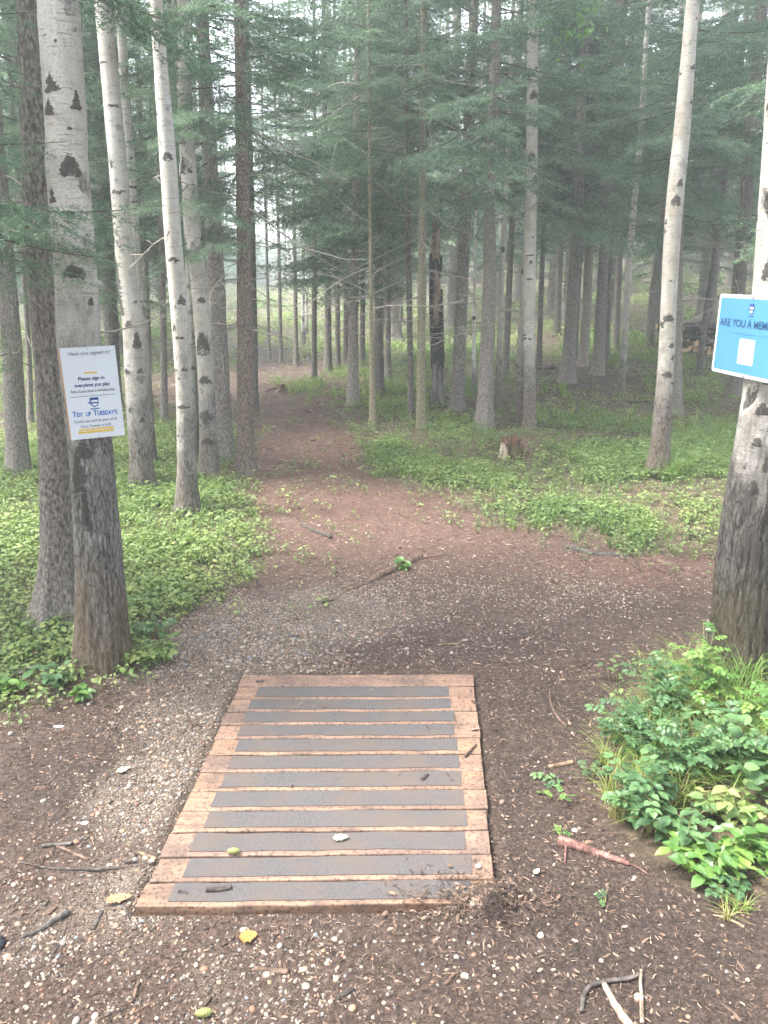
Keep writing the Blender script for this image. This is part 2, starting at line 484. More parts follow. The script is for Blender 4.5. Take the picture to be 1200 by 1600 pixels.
BR = {}
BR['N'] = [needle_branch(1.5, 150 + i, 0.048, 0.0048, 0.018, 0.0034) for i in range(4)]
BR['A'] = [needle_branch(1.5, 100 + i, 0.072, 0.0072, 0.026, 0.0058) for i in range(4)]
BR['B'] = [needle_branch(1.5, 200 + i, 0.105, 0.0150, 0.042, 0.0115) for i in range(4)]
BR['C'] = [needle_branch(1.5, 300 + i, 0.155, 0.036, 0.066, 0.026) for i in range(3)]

def crown_mesh(name, lod, seed, H, Rmax, hi='C', zsplit=3.0, dens=1.0, gapang=None):
    r = np.random.default_rng(seed); g = Geo()
    items = []
    z = 0.0
    while z < H:
        f = 1 - z / H
        nb = (r.integers(4, 7) if z < 3.8 else r.integers(2, 4)) if z > 0.6 else r.integers(1, 4)
        nb = max(1, int(round(nb * dens)))
        for _ in range(nb):
            Lb = Rmax * (0.15 + 0.85 * f ** 0.75) * r.uniform(0.62, 1.1)
            if z < 0.6: Lb *= r.uniform(0.5, 0.95)
            pit = R(r.uniform(-6, 20)) - f * R(8) * 0 + (1 - f) * R(-25)
            items.append((z + r.uniform(-0.1, 0.1), r.uniform(0, 2 * np.pi), Lb / 1.5, pit, r.uniform(-0.25, 0.25)))
        z += r.uniform(0.17, 0.32) if z < 3.8 else r.uniform(0.46, 0.85)
    it = np.array(items)
    for l, sel in ((lod, it[:, 0] < zsplit), (hi, it[:, 0] >= zsplit)):
        q = it[sel]
        if not len(q): continue
        n = len(q)
        Mx = rotz(q[:, 1]) @ roty(q[:, 3]) @ rotx(q[:, 4]) * q[:, 2][:, None, None]
        pos = np.stack([np.zeros(n), np.zeros(n), q[:, 0]], -1)
        scatter(g, BR[l], r.integers(0, len(BR[l]), n), pos, Mx, np.full(n, 0.5) + r.uniform(-0.24, 0.24, n))
    return g.mesh(name, [M['needle'], M['wood_dark']])

CROWN = {
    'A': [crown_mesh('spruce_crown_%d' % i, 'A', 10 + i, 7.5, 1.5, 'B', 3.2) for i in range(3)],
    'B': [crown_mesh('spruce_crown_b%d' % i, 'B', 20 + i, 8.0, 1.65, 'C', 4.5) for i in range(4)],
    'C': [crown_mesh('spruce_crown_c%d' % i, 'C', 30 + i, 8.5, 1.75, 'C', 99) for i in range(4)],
}

# aspen crown (high above the frame)
def leaf_geo(L, Wd, fold=0.15, curve=0.2, tint=0.0, simple=False):
    g = Geo()
    if simple:
        V = [(0, 0, 0), (L * .5, Wd / 2, fold * Wd), (L, 0, -curve * L), (L * .5, -Wd / 2, fold * Wd)]
        g.add(V, None, [(0, 3, 2, 1)], 0, 0.5 + tint); return g
    c = [(0, 0, 0), (.22, 0, 0), (.6, 0, 0), (1, 0, 0)]
    z = lambda u: -curve * L * u * u
    V = [(0, 0, 0)] + [(u * L, 0, z(u)) for u in (.25, .62)] + [(L, 0, z(1))]
    for u, w in ((.22, .82), (.55, 1.0), (.82, .55)):
        V += [(u * L, w * Wd / 2, z(u) + fold * w * Wd), (u * L, -w * Wd / 2, z(u) + fold * w * Wd)]
    F3 = [(0, 1, 4), (0, 5, 1), (3, 8, 2), (3, 2, 9)]
    F4 = [(1, 2, 6, 4), (1, 5, 7, 2)]
    F3 += [(6, 2, 8), (2, 7, 9)]
    g.add(V, F3, F4, 0, 0.5 + tint)
    return g

def aspen_crown(name, seed):
    r = np.random.default_rng(seed); g = Geo()
    n = 2600
    cl = r.normal(size=(60, 3)) * np.array([1.0, 1.0, 1.0]) + np.array([0, 0, 3.2])
    for c in cl[:26]:
        tube(g, smooth_path([(0, 0, c[2] - 1.2), c * np.array([.5, .5, 1]) - np.array([0, 0, .3]), c], 5), np.linspace(0.02, 0.004, 5), 4, 1, 0.5, False)
    p = cl[r.integers(0, 60, n)] + r.normal(size=(n, 3)) * 0.28
    Mx = rotz(r.uniform(0, 6.28, n)) @ roty(r.uniform(-.2, 1.4, n)) @ rotx(r.uniform(-1, 1, n)) * r.uniform(.8, 1.3, n)[:, None, None]
    scatter(g, [proto(leaf_geo(0.065, 0.055, 0.1, 0.1, simple=True))], np.zeros(n, int), p, Mx, r.uniform(0.1, 0.9, n))
    return g.mesh(name, [M['aspen_leaf'], M['wood_dark']])
ASPEN = [aspen_crown('aspen_crown_%d' % i, 60 + i) for i in range(2)]

# ------------------------------------------------------------------ trunks
def trunk_geo(base, pts, rads, sides, seg, flare=0.5, lobes=5, amp=0.05, seed=0, kind='spruce', scars=None, vis=6.0, furrow=0.0):
    """pts: (k,3) world points from base upwards, rads: radius at each"""
    g = Geo(); r = np.random.default_rng(seed)
    P = np.array(pts, float) - np.array(base)
    PR = np.hstack([P, np.array(rads)[:, None]])
    hi = P[-1, 2]
    n = max(8, int(min(hi, vis) / seg))
    Q = smooth_path(PR, 60)
    zs = np.concatenate([np.linspace(-0.22, min(hi, vis), n), np.linspace(min(hi, vis), hi, 8)[1:] if hi > vis else []])
    zq = np.maximum.accumulate(Q[:, 2] + np.arange(60) * 1e-6)
    X = np.interp(zs, zq, Q[:, 0]); Y = np.interp(zs, zq, Q[:, 1]); RR = np.interp(zs, zq, Q[:, 3])
    ph = r.uniform(0, 6.28)
    th0 = np.arange(sides) * 2 * np.pi / sides
    zz = np.maximum(zs, 0)[:, None]
    fl = 1 + flare * np.exp(-zz / (0.09 + RR[0] * 0.6)) * (0.55 + 0.65 * np.maximum(0, np.cos(lobes * th0[None] + ph + 1.5 * np.sin(th0[None] + ph))) ** 1.5) + 0.12 * flare * np.exp(-zz / 0.5)
    RRm = RR[:, None] * fl
    RRm = RRm * (1 + 0.06 * fbm(np.cos(th0)[None] * 0.9 + seed, np.sin(th0)[None] * 0.9, zs[:, None] * 1.1, seed, 3))
    c, s = np.cos(th0)[None], np.sin(th0)[None]
    if amp:
        RRm = RRm + RR[:, None] * amp * fbm(c * 5 + seed, s * 5, zs[:, None] * (9 if kind == 'spruce' else 4), seed + 3, 4)
    if furrow:
        fz = sstep(1.5, 0.1, zs)[:, None]
        fr = np.abs(fbm(c * 6 + 0.4 * vnoise(c * 2, s * 2, zs[:, None] * 6, seed), s * 6, zs[:, None] * 2.2, seed + 8, 3))
        RRm = RRm - RR[:, None] * furrow * (0.25 + 0.75 * fz) * (1 - sstep(0.0, 0.16, fr)) 
    mark = np.zeros_like(RRm)
    if scars:
        for (sz, sth, sw, sh, typ) in scars:
            dth = (th0[None] - sth + np.pi) % (2 * np.pi) - np.pi
            u = dth * RR[:, None] / sw; v = (zs[:, None] - sz) / sh
            if typ == 'tri':     # chevron eyebrow: triangle, flat below
                m = np.clip(1.25 - np.abs(u) / np.clip(1.0 - v, 0.02, 2) , 0, 1) * (v > -0.25) * (v < 1.1)
                m = np.maximum(m * (np.abs(u) < 1.2), 0)
            else:
                v2 = v + 0.75 * np.abs(u) ** 1.3 - 0.35; m = np.clip(1.22 - 0.75 * (u * u + v2 * v2), 0, 1)
            mark = np.maximum(mark, m); RRm = RRm + m * 0.05 * RR[:, None] * (0.6 if typ == 'tri' else 1.0)
    V = np.stack([X[:, None] + RRm * c, Y[:, None] + RRm * s, np.broadcast_to(zs[:, None], RRm.shape)], -1).reshape(-1, 3)
    m = len(zs)
    i = np.arange(m - 1)[:, None] * sides; j = np.arange(sides)[None]; jn = (j + 1) % sides
    F4 = np.stack([i + j, i + jn, i + sides + jn, i + sides + j], -1).reshape(-1, 4)
    V = np.vstack([V, [X[-1], Y[-1], zs[-1] + RR[-1]]])
    j = np.arange(sides); F3 = np.stack([(m - 1) * sides + j, (m - 1) * sides + (j + 1) % sides, np.full(sides, m * sides)], -1)
    g.add(V, F3, F4, 0, 0.5, np.append(mark.ravel(), 0))
    ax = lambda z: (float(np.interp(z, zs, X)), float(np.interp(z, zs, Y)), float(np.interp(z, zs, RR)))
    return g, ax

def dead_twigs(g, ax, r, n, z0, z1, lmin, lmax, m=1, thick=0.006, bias=None):
    for _ in range(n):
        z = r.uniform(z0, z1); x, y, rad = ax(z)
        a = r.uniform(0, 6.28) if bias is None else r.normal(bias, 0.8)
        L = r.uniform(lmin, lmax) * (1 if r.random() > 0.35 else 0.3)
        d = np.array([math.cos(a), math.sin(a), r.uniform(-0.25, 0.25)])
        k = 6; pts = [np.array([x, y, z]) + d * rad * 0.5]; cur = d.copy()
        for q in range(k):
            cur = cur + r.normal(size=3) * 0.14 + np.array([0, 0, -0.10 + 0.035 * q]); cur /= np.linalg.norm(cur)
            pts.append(pts[-1] + cur * L / k)
        th = thick * r.uniform(0.6, 1.3) * (0.6 + 0.5 * L)
        tube(g, pts, np.linspace(th, th * 0.3, k + 1), 4, m, 0.5, False)
        if L > 0.3:
            for _ in range(r.integers(2, 7)):
                q = r.integers(2, k); p = pts[q]; a2 = r.normal(size=3) * 0.7 + (pts[q] - pts[q - 1]) / (L / k) + np.array([0, 0, -0.2])
                a2 /= np.linalg.norm(a2); l2 = L * r.uniform(0.15, 0.4)
                e = p + a2 * l2; mid = (p + e) / 2 + r.normal(size=3) * 0.03
                tube(g, [p, mid, e], [th * 0.5, th * 0.35, th * 0.15], 3, m, 0.5, False)

TREEPOS = []
def px_scars(lst, Yb, base, ctr):
    """bark marks given in photo pixels (x, y, width, height, type) -> height and angle on the trunk"""
    out = []
    for (px, py, w, h, typ) in lst:
        xs_ = sorted(ctr, key=lambda c: c[1]); yy = [c[1] for c in xs_]
        cx = np.interp(py, yy, [c[0] for c in xs_]); cw = np.interp(py, yy, [c[2] for c in xs_])
        p = at_plane(px, py, Yb - 0.04); k = depth(p) / FPX
        u = max(-0.98, min(0.98, (px - cx) / (cw * 0.5)))
        out.append((p.z - (h * .3 * k if typ == 'tri' else 0) - base[2], -math.acos(u) , w * .5 * k, h * (.9 if typ == 'tri' else .5) * k, typ))
    return out
def make_tree(px, kind, label, mat, cr=None, H=11, cat=None, seed=None, scars=None, near=False, twigs=None, crown_z=2.2, lod='B', scale=1.0, flare=0.5, Yoff=0.0, group=None, furrow=0.0, name=None, amp=None, sides=None):
    """px: list of (x, y, width) in photograph pixels, first entry is the base; the trunk stands at that ground point"""
    seed = seed if seed is not None else len(TREEPOS) + 1
    r = np.random.default_rng(1000 + seed)
    b = ground(px[0][0], px[0][1]); Yb = b.y + Yoff
    pts = []; rads = []
    for (x, y, w) in px:
        p = at_plane(x, y, Yb); pts.append(np.array(p)); rads.append(w * 0.5 * depth(p) / FPX)
    pts[0] = np.array([pts[0][0], Yb, float(T(pts[0][0], Yb))])
    base = pts[0].copy()
    if len(pts) == 1: pts.append(pts[0] + np.array([r.normal() * 0.02, 0, 2.5])); rads.append(rads[0] * 0.9)
    # continue to the top
    d = (pts[-1] - pts[-2]); d = d / max(d[2], 1e-3); d[0] *= 0.7
    if kind in ('birch', 'aspen'): H = 12.5
    ztop = base[2] + H
    zc = pts[-1][2]
    if zc < ztop - 0.5:
        for f in (0.3, 0.65, 1.0):
            z = zc + (ztop - zc) * f
            q = pts[len(px) - 1 if len(px) > 1 else 1]
            pts.append(np.array([q[0] + d[0] * (z - zc) * (1 - 0.4 * f), q[1] + d[1] * (z - zc), z])); rads.append(rads[len(px) - 1] * (1 - 0.88 * f))
    kindn = name or {'spruce': 'spruce_tree', 'birch': 'birch_tree', 'aspen': 'aspen_tree', 'snag': 'dead_tree'}[kind]
    root = empty(kindn, base, label, cat or {'spruce': 'spruce tree', 'birch': 'birch tree', 'aspen': 'aspen tree', 'snag': 'dead tree'}[kind], group)
    dist = base[1]
    sd = sides or (96 if near else (32 if dist < 9 else 16)); seg = 0.008 if near else (0.016 if dist < 9 else 0.05)
    pxs = scars if scars else []
    scars = px_scars(pxs, Yb, base, px)
    if kind in ('birch', 'aspen'):
        for _ in range(int(34 + 20 * r.random()) if not (near and kind == 'birch') else 8):
            sz = r.uniform(0.3, 5.5); q_ = r.random()
            scars.append((sz, r.uniform(0, 6.28), *((r.uniform(0.012, 0.03), r.uniform(0.010, 0.03), 'tri' if q_ < .25 else 'eye') if q_ < .55 else (r.uniform(.02, .06), r.uniform(.004, .012), 'eye'))))
    g, ax = trunk_geo(base, pts, rads, sd, seg, flare, int(r.integers(4, 7)), amp if amp is not None else (0.035 if kind != 'spruce' else 0.06), seed, kind, scars, 6.0 if dist < 12 else 9.0, furrow)
    tw = twigs if twigs is not None else ({'spruce': 26, 'birch': 3, 'aspen': 3, 'snag': 8}[kind] if dist > 4 else 4)
    dead_twigs(g, ax, r, int(tw), 0.9, 3.4 if kind == 'spruce' else 5.0, 0.15, 1.1 if kind == 'spruce' else 0.5)
    g.obj('trunk', [M[mat], M['twig']], root, (0, 0, 0), smooth=True)
    if kind == 'spruce' and cr != 'none':
        cm = CROWN[lod][int(r.integers(0, len(CROWN[lod])))] if cr is None else CROWN[lod][cr % len(CROWN[lod])]
        x, y, _ = ax(crown_z)
        x2, y2, _ = ax(min(crown_z + 4, H - 0.5))
        link('crown', cm, root, (x, y, crown_z), (-(y2 - y) / 4, (x2 - x) / 4, r.uniform(0, 6.28)), (scale * r.uniform(0.9, 1.1),) * 3)
    elif kind in ('birch', 'aspen') and cr != 'none':
        x, y, _ = ax(H - 3.5)
        link('crown', ASPEN[int(r.integers(0, 2))], root, (x, y, H - 4.5), (0, 0, r.uniform(0, 6.28)), (scale,) * 3)
    TREEPOS.append((base[0], base[1]))
    return root, ax, base

# --- the two sign trees and the left-hand group
SC_NEAR = [(88, 132, 38, 24, 'tri'), (84, 168, 30, 20, 'tri'), (125, 157, 24, 26, 'tri'), (120, 264, 34, 30, 'eye'), (91, 304, 18, 22, 'tri'), (126, 428, 38, 22, 'eye'), (63, 30, 9, 16, 'eye'), (78, 56, 14, 4, 'eye'), (98, 68, 7, 5, 'eye'), (118, 202, 14, 3, 'eye'), (134, 745, 26, 60, 'eye'), (142, 705, 30, 24, 'eye'), (146, 800, 16, 70, 'eye')]
LT, LAX, LB = make_tree([(162, 1032, 78), (159, 950, 73), (149, 800, 67), (139, 680, 66), (124, 550, 66), (117, 400, 64), (105, 260, 63), (91, 0, 62)], 'birch', 'large birch carrying the white poster, rough brown base and white upper trunk', 'birch_near', near=True, scars=SC_NEAR, H=10.5, furrow=0.10, twigs=0, flare=0.22)
SPR = make_tree([(97, 970, 60), (93, 800, 54), (84, 600, 52), (66, 400, 50), (57, 200, 48), (49, 0, 46)], 'spruce', 'dark grey spruce with flaking bark close behind the poster birch', 'spruce', near=True, crown_z=2.6, lod='A', scale=0.8, twigs=10, flare=0.9, seed=4)
make_tree([(30, 742, 32), (22, 620, 30), (14, 480, 28)], 'spruce', 'spruce with low hanging green branches at the left edge', 'spruce', crown_z=1.0, lod='A', scale=0.95)
make_tree([(222, 762, 35), (219, 700, 32), (213, 600, 34), (207, 500, 31), (195, 400, 28), (183, 240, 28), (166, 60, 26), (160, 0, 25)], 'birch', 'white birch with a curved trunk, mossy brown foot, first behind the poster tree', 'birch', scars=[(186, 440, 22, 60, 'eye'), (192, 480, 14, 40, 'eye'), (205, 507, 12, 10, 'eye'), (218, 535, 14, 26, 'eye'), (203, 580, 16, 9, 'eye'), (223, 580, 12, 9, 'eye'), (226, 656, 9, 11, 'eye'), (195, 300, 14, 6, 'eye')], seed=11, furrow=0.05, H=10)
make_tree([(236, 735, 18), (230, 620, 17), (222, 500, 17), (212, 400, 17), (200, 200, 15)], 'birch', 'thinner birch half hidden behind the curved white birch', 'birch', seed=12, H=9, Yoff=0.15)
make_tree([(293, 806, 32), (291, 720, 27), (287, 600, 25), (279, 470, 27), (271, 380, 26), (262, 240, 26), (253, 130, 23), (243, 0, 20)], 'birch', 'white birch with dark grey lower trunk standing nearest to the path on the left', 'birch', scars=[(287, 470, 14, 15, 'eye'), (275, 513, 9, 12, 'eye'), (273, 405, 18, 8, 'eye'), (277, 578, 8, 9, 'eye'), (265, 245, 18, 12, 'eye'), (247, 178, 10, 6, 'eye'), (283, 592, 7, 5, 'eye')], seed=13, furrow=0.08, H=10)
make_tree([(306, 720, 12), (303, 600, 11), (297, 450, 11), (285, 200, 10)], 'birch', 'slender birch just behind the gap of the two left white birches', 'birch', seed=14, H=8)
make_tree([(328, 748, 30), (325, 650, 25), (320, 560, 25), (314, 470, 27), (304, 380, 24), (294, 260, 24), (289, 150, 22), (286, 0, 17)], 'birch', 'white birch heavily banded with black scars, left of the grey spruces', 'birch', scars=[(286, 220, 15, 14, 'eye'), (288, 257, 8, 22, 'eye'), (308, 405, 22, 9, 'eye'), (319, 538, 24, 30, 'eye'), (322, 595, 24, 12, 'eye'), (318, 470, 16, 10, 'eye'), (324, 650, 24, 16, 'eye'), (300, 465, 8, 8, 'eye'), (327, 690, 24, 10, 'eye')], seed=15, furrow=0.06, H=10)
MIDS = make_tree([(352, 722, 28), (345, 600, 27), (336, 400, 26), (325, 200, 23), (314, 0, 20)], 'spruce', 'grey brown spruce between the banded birch and the reddish spruce', 'spruce', crown_z=2.5, lod='A', scale=0.8, seed=16)
REDS = make_tree([(385, 742, 27), (383, 600, 25), (381, 400, 22), (377, 200, 19), (373, 0, 16)], 'spruce', 'reddish barked spruce at the left border of the dirt path', 'spruce_red', crown_z=2.6, lod='A', scale=0.8, seed=17)
make_tree([(257, 664, 11), (255, 500, 10), (250, 300, 9)], 'spruce', 'slim spruce behind the white birches with foliage hanging across them', 'spruce', crown_z=1.6, lod='A', scale=1.0, seed=18)
make_tree([(232, 620, 10), (229, 450, 9)], 'spruce', 'thin grey spruce trunk beyond the brown bend left of the birches', 'spruce', crown_z=1.5, seed=19)
make_tree([(399, 642, 9), (397, 480, 9)], 'spruce', 'thin dark spruce directly right of the reddish spruce', 'spruce_dark', crown_z=1.9, scale=0.6, seed=20)
make_tree([(48, 668, 9), (42, 500, 8)], 'spruce', 'thin trunk between the left edge spruce and the dark spruce', 'spruce', crown_z=2.0, seed=21)
make_tree([(67, 660, 9), (58, 500, 9)], 'spruce', 'thin trunk leaning slightly left, just left of the dark spruce', 'spruce', crown_z=2.2, seed=22)
make_tree([(180, 640, 22), (172, 480, 21), (160, 250, 19)], 'spruce', 'dark spruce glimpsed between poster and curved white birch', 'spruce_dark', crown_z=1.3, lod='A', scale=1.0, seed=23)

# --- centre, left to right
NAMED = {}
CEN = [
 ([(421, 565, 5), (417, 400, 4)], 'spruce', 'spruce', 'very thin pole tree, first of the three beside the far path bend', 2.6, 0.38),
 ([(439, 566, 6), (436, 400, 5)], 'spruce', 'spruce', 'thin pole tree, middle of the three beside the far path bend', 2.6, 0.38),
 ([(463, 571, 7), (460, 380, 6)], 'spruce', 'spruce', 'thin pole tree, right one of the three beside the far path bend', 2.7, 0.38),
 ([(474, 537, 6), (472, 380, 5)], 'birch', 'birch_far', 'distant bright white birch, left one of the pair in the far clearing', 0, 1),
 ([(479, 530, 5), (479, 380, 5)], 'birch', 'birch_far', 'distant bright white birch, right one of the pair in the far clearing', 0, 1),
 ([(491, 599, 9), (491, 480, 8), (492, 380, 7)], 'spruce', 'spruce_dark', 'dark thin trunk nearest the right side of the far path', 1.9, 0.35),
 ([(513, 583, 11), (512, 440, 10), (510, 300, 9)], 'spruce', 'spruce_dark', 'dark spruce with a flared foot right of the far path', 1.5, 0.7),
 ([(528, 576, 8), (527, 440, 7)], 'spruce', 'spruce_dark', 'thin dark spruce close right of the flared dark spruce', 1.5, 0.65),
 ([(541, 564, 9), (541, 450, 8)], 'spruce', 'spruce_dark', 'dark spruce trunk just left of the pale grey spruce', 1.6, 0.75),
 ([(552, 632, 18), (552, 520, 16), (554, 400, 13), (556, 300, 11)], 'spruce', 'spruce_pale', 'pale grey spruce with a straight trunk right of the path bend', 1.9, 1.0),
 ([(566, 570, 9), (567, 450, 8)], 'spruce', 'spruce_dark', 'dark trunk just right of the pale grey spruce', 1.6, 1.0),
 ([(583, 671, 10), (581, 560, 8), (579, 400, 6), (578, 300, 5)], 'spruce', 'green_bark', 'slim tan pole tree, nearest the path among the centre trees', 2.3, 0.4),
 ([(593, 618, 15), (592, 480, 14), (593, 340, 13)], 'spruce', 'spruce_dark', 'dark spruce behind the slim tan pole tree', 1.5, 1.1),
 ([(606, 592, 10), (606, 460, 9)], 'spruce', 'spruce', 'grey spruce trunk in the second row right of the tan pole tree', 1.7, 1.0),
 ([(643, 657, 10), (641, 560, 9), (639, 440, 9), (637, 330, 8), (635, 200, 7)], 'spruce', 'spruce_dark', 'slender blackish trunk with white blotches left of the greenish spruce', 2.6, 0.5),
 ([(658, 668, 15), (658, 560, 13), (659, 440, 12), (660, 280, 11), (661, 60, 9)], 'spruce', 'green_bark', 'greenish tan spruce trunk left of the burned snag', 2.7, 0.7),
 ([(715, 640, 20), (720, 500, 19), (727, 350, 18), (735, 150, 17), (741, 0, 15)], 'spruce', 'spruce', 'stout grey spruce right of the burned snag with a brown needle mound', 2.4, 0.95),
 ([(740, 612, 6), (741, 480, 5), (743, 350, 4), (750, 200, 4)], 'birch', 'birch_far', 'thin white birch sapling between the two stout centre spruces', 0, 0.7),
 ([(757, 670, 25), (761, 560, 22), (765, 430, 20), (764, 300, 19), (772, 150, 17), (776, 0, 15)], 'spruce', 'spruce', 'stoutest grey spruce of the centre, its bare dead branches reaching both sides', 2.5, 1.0),
 ([(777, 642, 8), (781, 520, 8), (786, 400, 7)], 'birch', 'aspen', 'thin mottled grey trunk just right of the stoutest centre spruce', 0, 0.7),
 ([(789, 594, 11), (795, 460, 10)], 'spruce', 'spruce', 'spruce trunk behind the thin mottled grey trunk', 1.8, 1.0),
 ([(811, 667, 13), (813, 560, 12), (818, 470, 11), (822, 380, 9)], 'aspen', 'aspen', 'narrow left stem of the twin trunked white aspen', 0, 0.5),
 ([(828, 670, 19), (827, 560, 18), (827, 430, 19), (831, 260, 18), (832, 120, 18), (834, 0, 17)], 'aspen', 'aspen', 'taller right stem of the twin trunked white aspen', 0, 1.0, [(833, 150, 14, 12, 'eye'), (829, 247, 16, 14, 'eye'), (835, 285, 14, 16, 'eye'), (826, 125, 12, 4, 'eye')]),
 ([(842, 577, 9), (846, 440, 8)], 'spruce', 'spruce_dark', 'thin dark trunk right behind the twin trunked aspen', 1.9, 1.0),
 ([(870, 525, 11), (874, 420, 10)], 'spruce', 'spruce_dark', 'distant dark spruce up the slope left of the tapered grey spruce', 1.5, 1.2),
 ([(886, 598, 22), (894, 480, 19), (902, 360, 17), (908, 190, 15)], 'spruce', 'spruce', 'tapered grey spruce on a small root mound right of the twin aspen', 2.3, 1.0),
 ([(899, 571, 5), (906, 440, 4)], 'spruce', 'spruce_dark', 'very thin dark stem right behind the tapered grey spruce', 2.6, 0.4),
 ([(911, 572, 15), (917, 470, 14), (921, 360, 12)], 'spruce', 'spruce_pale', 'pale spruce trunk second in the row right of the twin aspen', 2.0, 1.0),
 ([(934, 585, 18), (940, 470, 17), (946, 360, 15)], 'spruce', 'spruce', 'broad brown spruce trunk left of the leaning thin birch', 2.0, 1.0),
 ([(946, 563, 11), (951, 450, 10)], 'spruce', 'spruce_dark', 'dark trunk half hidden behind the broad brown spruce', 1.8, 1.0),
 ([(962, 546, 10), (966, 440, 10)], 'spruce', 'spruce_dark', 'dark trunk up the slope directly left of the leaning thin birch', 1.8, 1.0),
 ([(970, 619, 11), (976, 530, 10), (984, 400, 10), (993, 300, 9), (1003, 180, 9), (1010, 60, 8), (1015, 0, 8)], 'birch', 'birch', 'thin pale birch leaning right, left of the big leaning aspen', 0, 0.7),
 ([(1014, 538, 12), (1021, 460, 12), (1032, 380, 12), (1050, 240, 10)], 'spruce', 'spruce_dark', 'dark spruce leaning right on the slope left of the woodpile', 1.9, 1.0),
 ([(1029, 742, 30), (1034, 660, 26), (1041, 560, 24), (1046, 450, 24), (1053, 330, 26), (1066, 200, 25), (1076, 80, 22), (1083, 0, 21)], 'aspen', 'aspen', 'big pale aspen leaning right in the middle of the right hand greenery', 0, 1.0, [(1052, 315, 16, 16, 'eye'), (1059, 287, 9, 12, 'eye'), (1080, 106, 14, 8, 'eye'), (1077, 160, 10, 6, 'eye'), (1074, 250, 8, 7, 'eye'), (1040, 498, 20, 13, 'eye'), (1032, 508, 10, 10, 'eye'), (1046, 540, 9, 9, 'eye'), (1038, 586, 20, 9, 'eye'), (1048, 560, 8, 10, 'eye'), (1044, 440, 6, 5, 'eye')]),
 ([(1057, 645, 16), (1058, 540, 15), (1060, 420, 14), (1062, 320, 14)], 'spruce', 'spruce', 'grey spruce touching the right side of the big leaning aspen', 2.1, 0.9),
 ([(1092, 588, 9), (1102, 500, 9), (1114, 420, 9)], 'spruce', 'spruce_dark', 'thin dark trunk leaning right in front of the woodpile', 2.4, 0.5),
 ([(1108, 540, 12), (1114, 450, 12), (1119, 380, 11)], 'spruce', 'spruce', 'spruce trunk rising behind the woodpile', 1.9, 1.1),
 ([(1147, 620, 22), (1152, 500, 21), (1158, 400, 20)], 'spruce', 'spruce_dark', 'dark trunk whose foot shows below the left half of the blue sign', 2.2, 1.0),
]
for i, (px, kind, mt, lab, cz, sc, *pxs_) in enumerate(CEN):
    d0 = ground(*px[0][:2]).y
    root, ax_, base_ = make_tree(px, kind, lab, mt, crown_z=cz, lod='A' if d0 < 9.5 else 'B', scale=sc, seed=40 + i, scars=pxs_[0] if pxs_ else None, H=9 if sc < 0.8 else 12,
              twigs=(34 if kind == 'spruce' else None) if d0 < 15 else 14)
    if 'taller right stem' in lab: twin = (root, base_)
    NAMED[px[0][0]] = (root, ax_, base_)
def leafy_twig(root, base, px, py):
    r = np.random.default_rng(6); p = np.array(at_plane(px, py, base[1] - .3)) - base; n = 130
    g = Geo(); q = p + r.normal(size=(n, 3)) * np.array([.13, .12, .13]) * 1.0
    tube(g, smooth_path([(.1, 0, p[2] - .1), p * [.6, .5, 1], p], 6), np.linspace(.01, .004, 6), 5, 1, .5, False)
    Mx = rotz(r.uniform(0, 6.28, n)) @ roty(r.uniform(.2, 1.4, n)) @ rotx(r.uniform(-1, 1, n)) * r.uniform(.8, 1.3, n)[:, None, None]
    scatter(g, [proto(leaf_geo(.05, .045, .1, .1))], np.zeros(n, int), q, Mx, r.uniform(.5, 1, n))
    g.obj('foliage', [M['aspen_leaf'], M['wood_dark']], root, (0, 0, 0))
# forked old tree with a sign, and its neighbour stem
leafy_twig(twin[0], twin[1], 895, 22)
RT, RAX, RB = make_tree([(1158, 1052, 96), (1163, 950, 92), (1170, 850, 90), (1181, 750, 82), (1198, 620, 72), (1212, 460, 68), (1222, 300, 66), (1232, 150, 64), (1240, 0, 62)], 'birch', 'thick old birch carrying the blue sign, black and mossy at the base', 'birch_right', near=True, seed=91, furrow=0.10, H=10.5, twigs=1, flare=0.3,
    scars=[(1186, 720, 26, 30, 'eye'), (1160, 760, 14, 30, 'eye'), (1176, 640, 22, 18, 'eye'), (1192, 660, 18, 26, 'eye'), (1168, 690, 16, 14, 'eye'), (1190, 425, 22, 34, 'eye'), (1194, 305, 14, 14, 'eye'), (1196, 165, 12, 12, 'eye'), (1150, 850, 40, 60, 'eye'), (1180, 800, 24, 30, 'eye')])
make_tree([(1236, 1030, 80), (1250, 900, 74), (1285, 700, 66), (1330, 400, 60)], 'birch', 'whitish birch stem entering at the right edge behind the thick old birch', 'birch_right', near=True, seed=92, furrow=0.08, H=10, twigs=0, flare=0.3, Yoff=0.12)

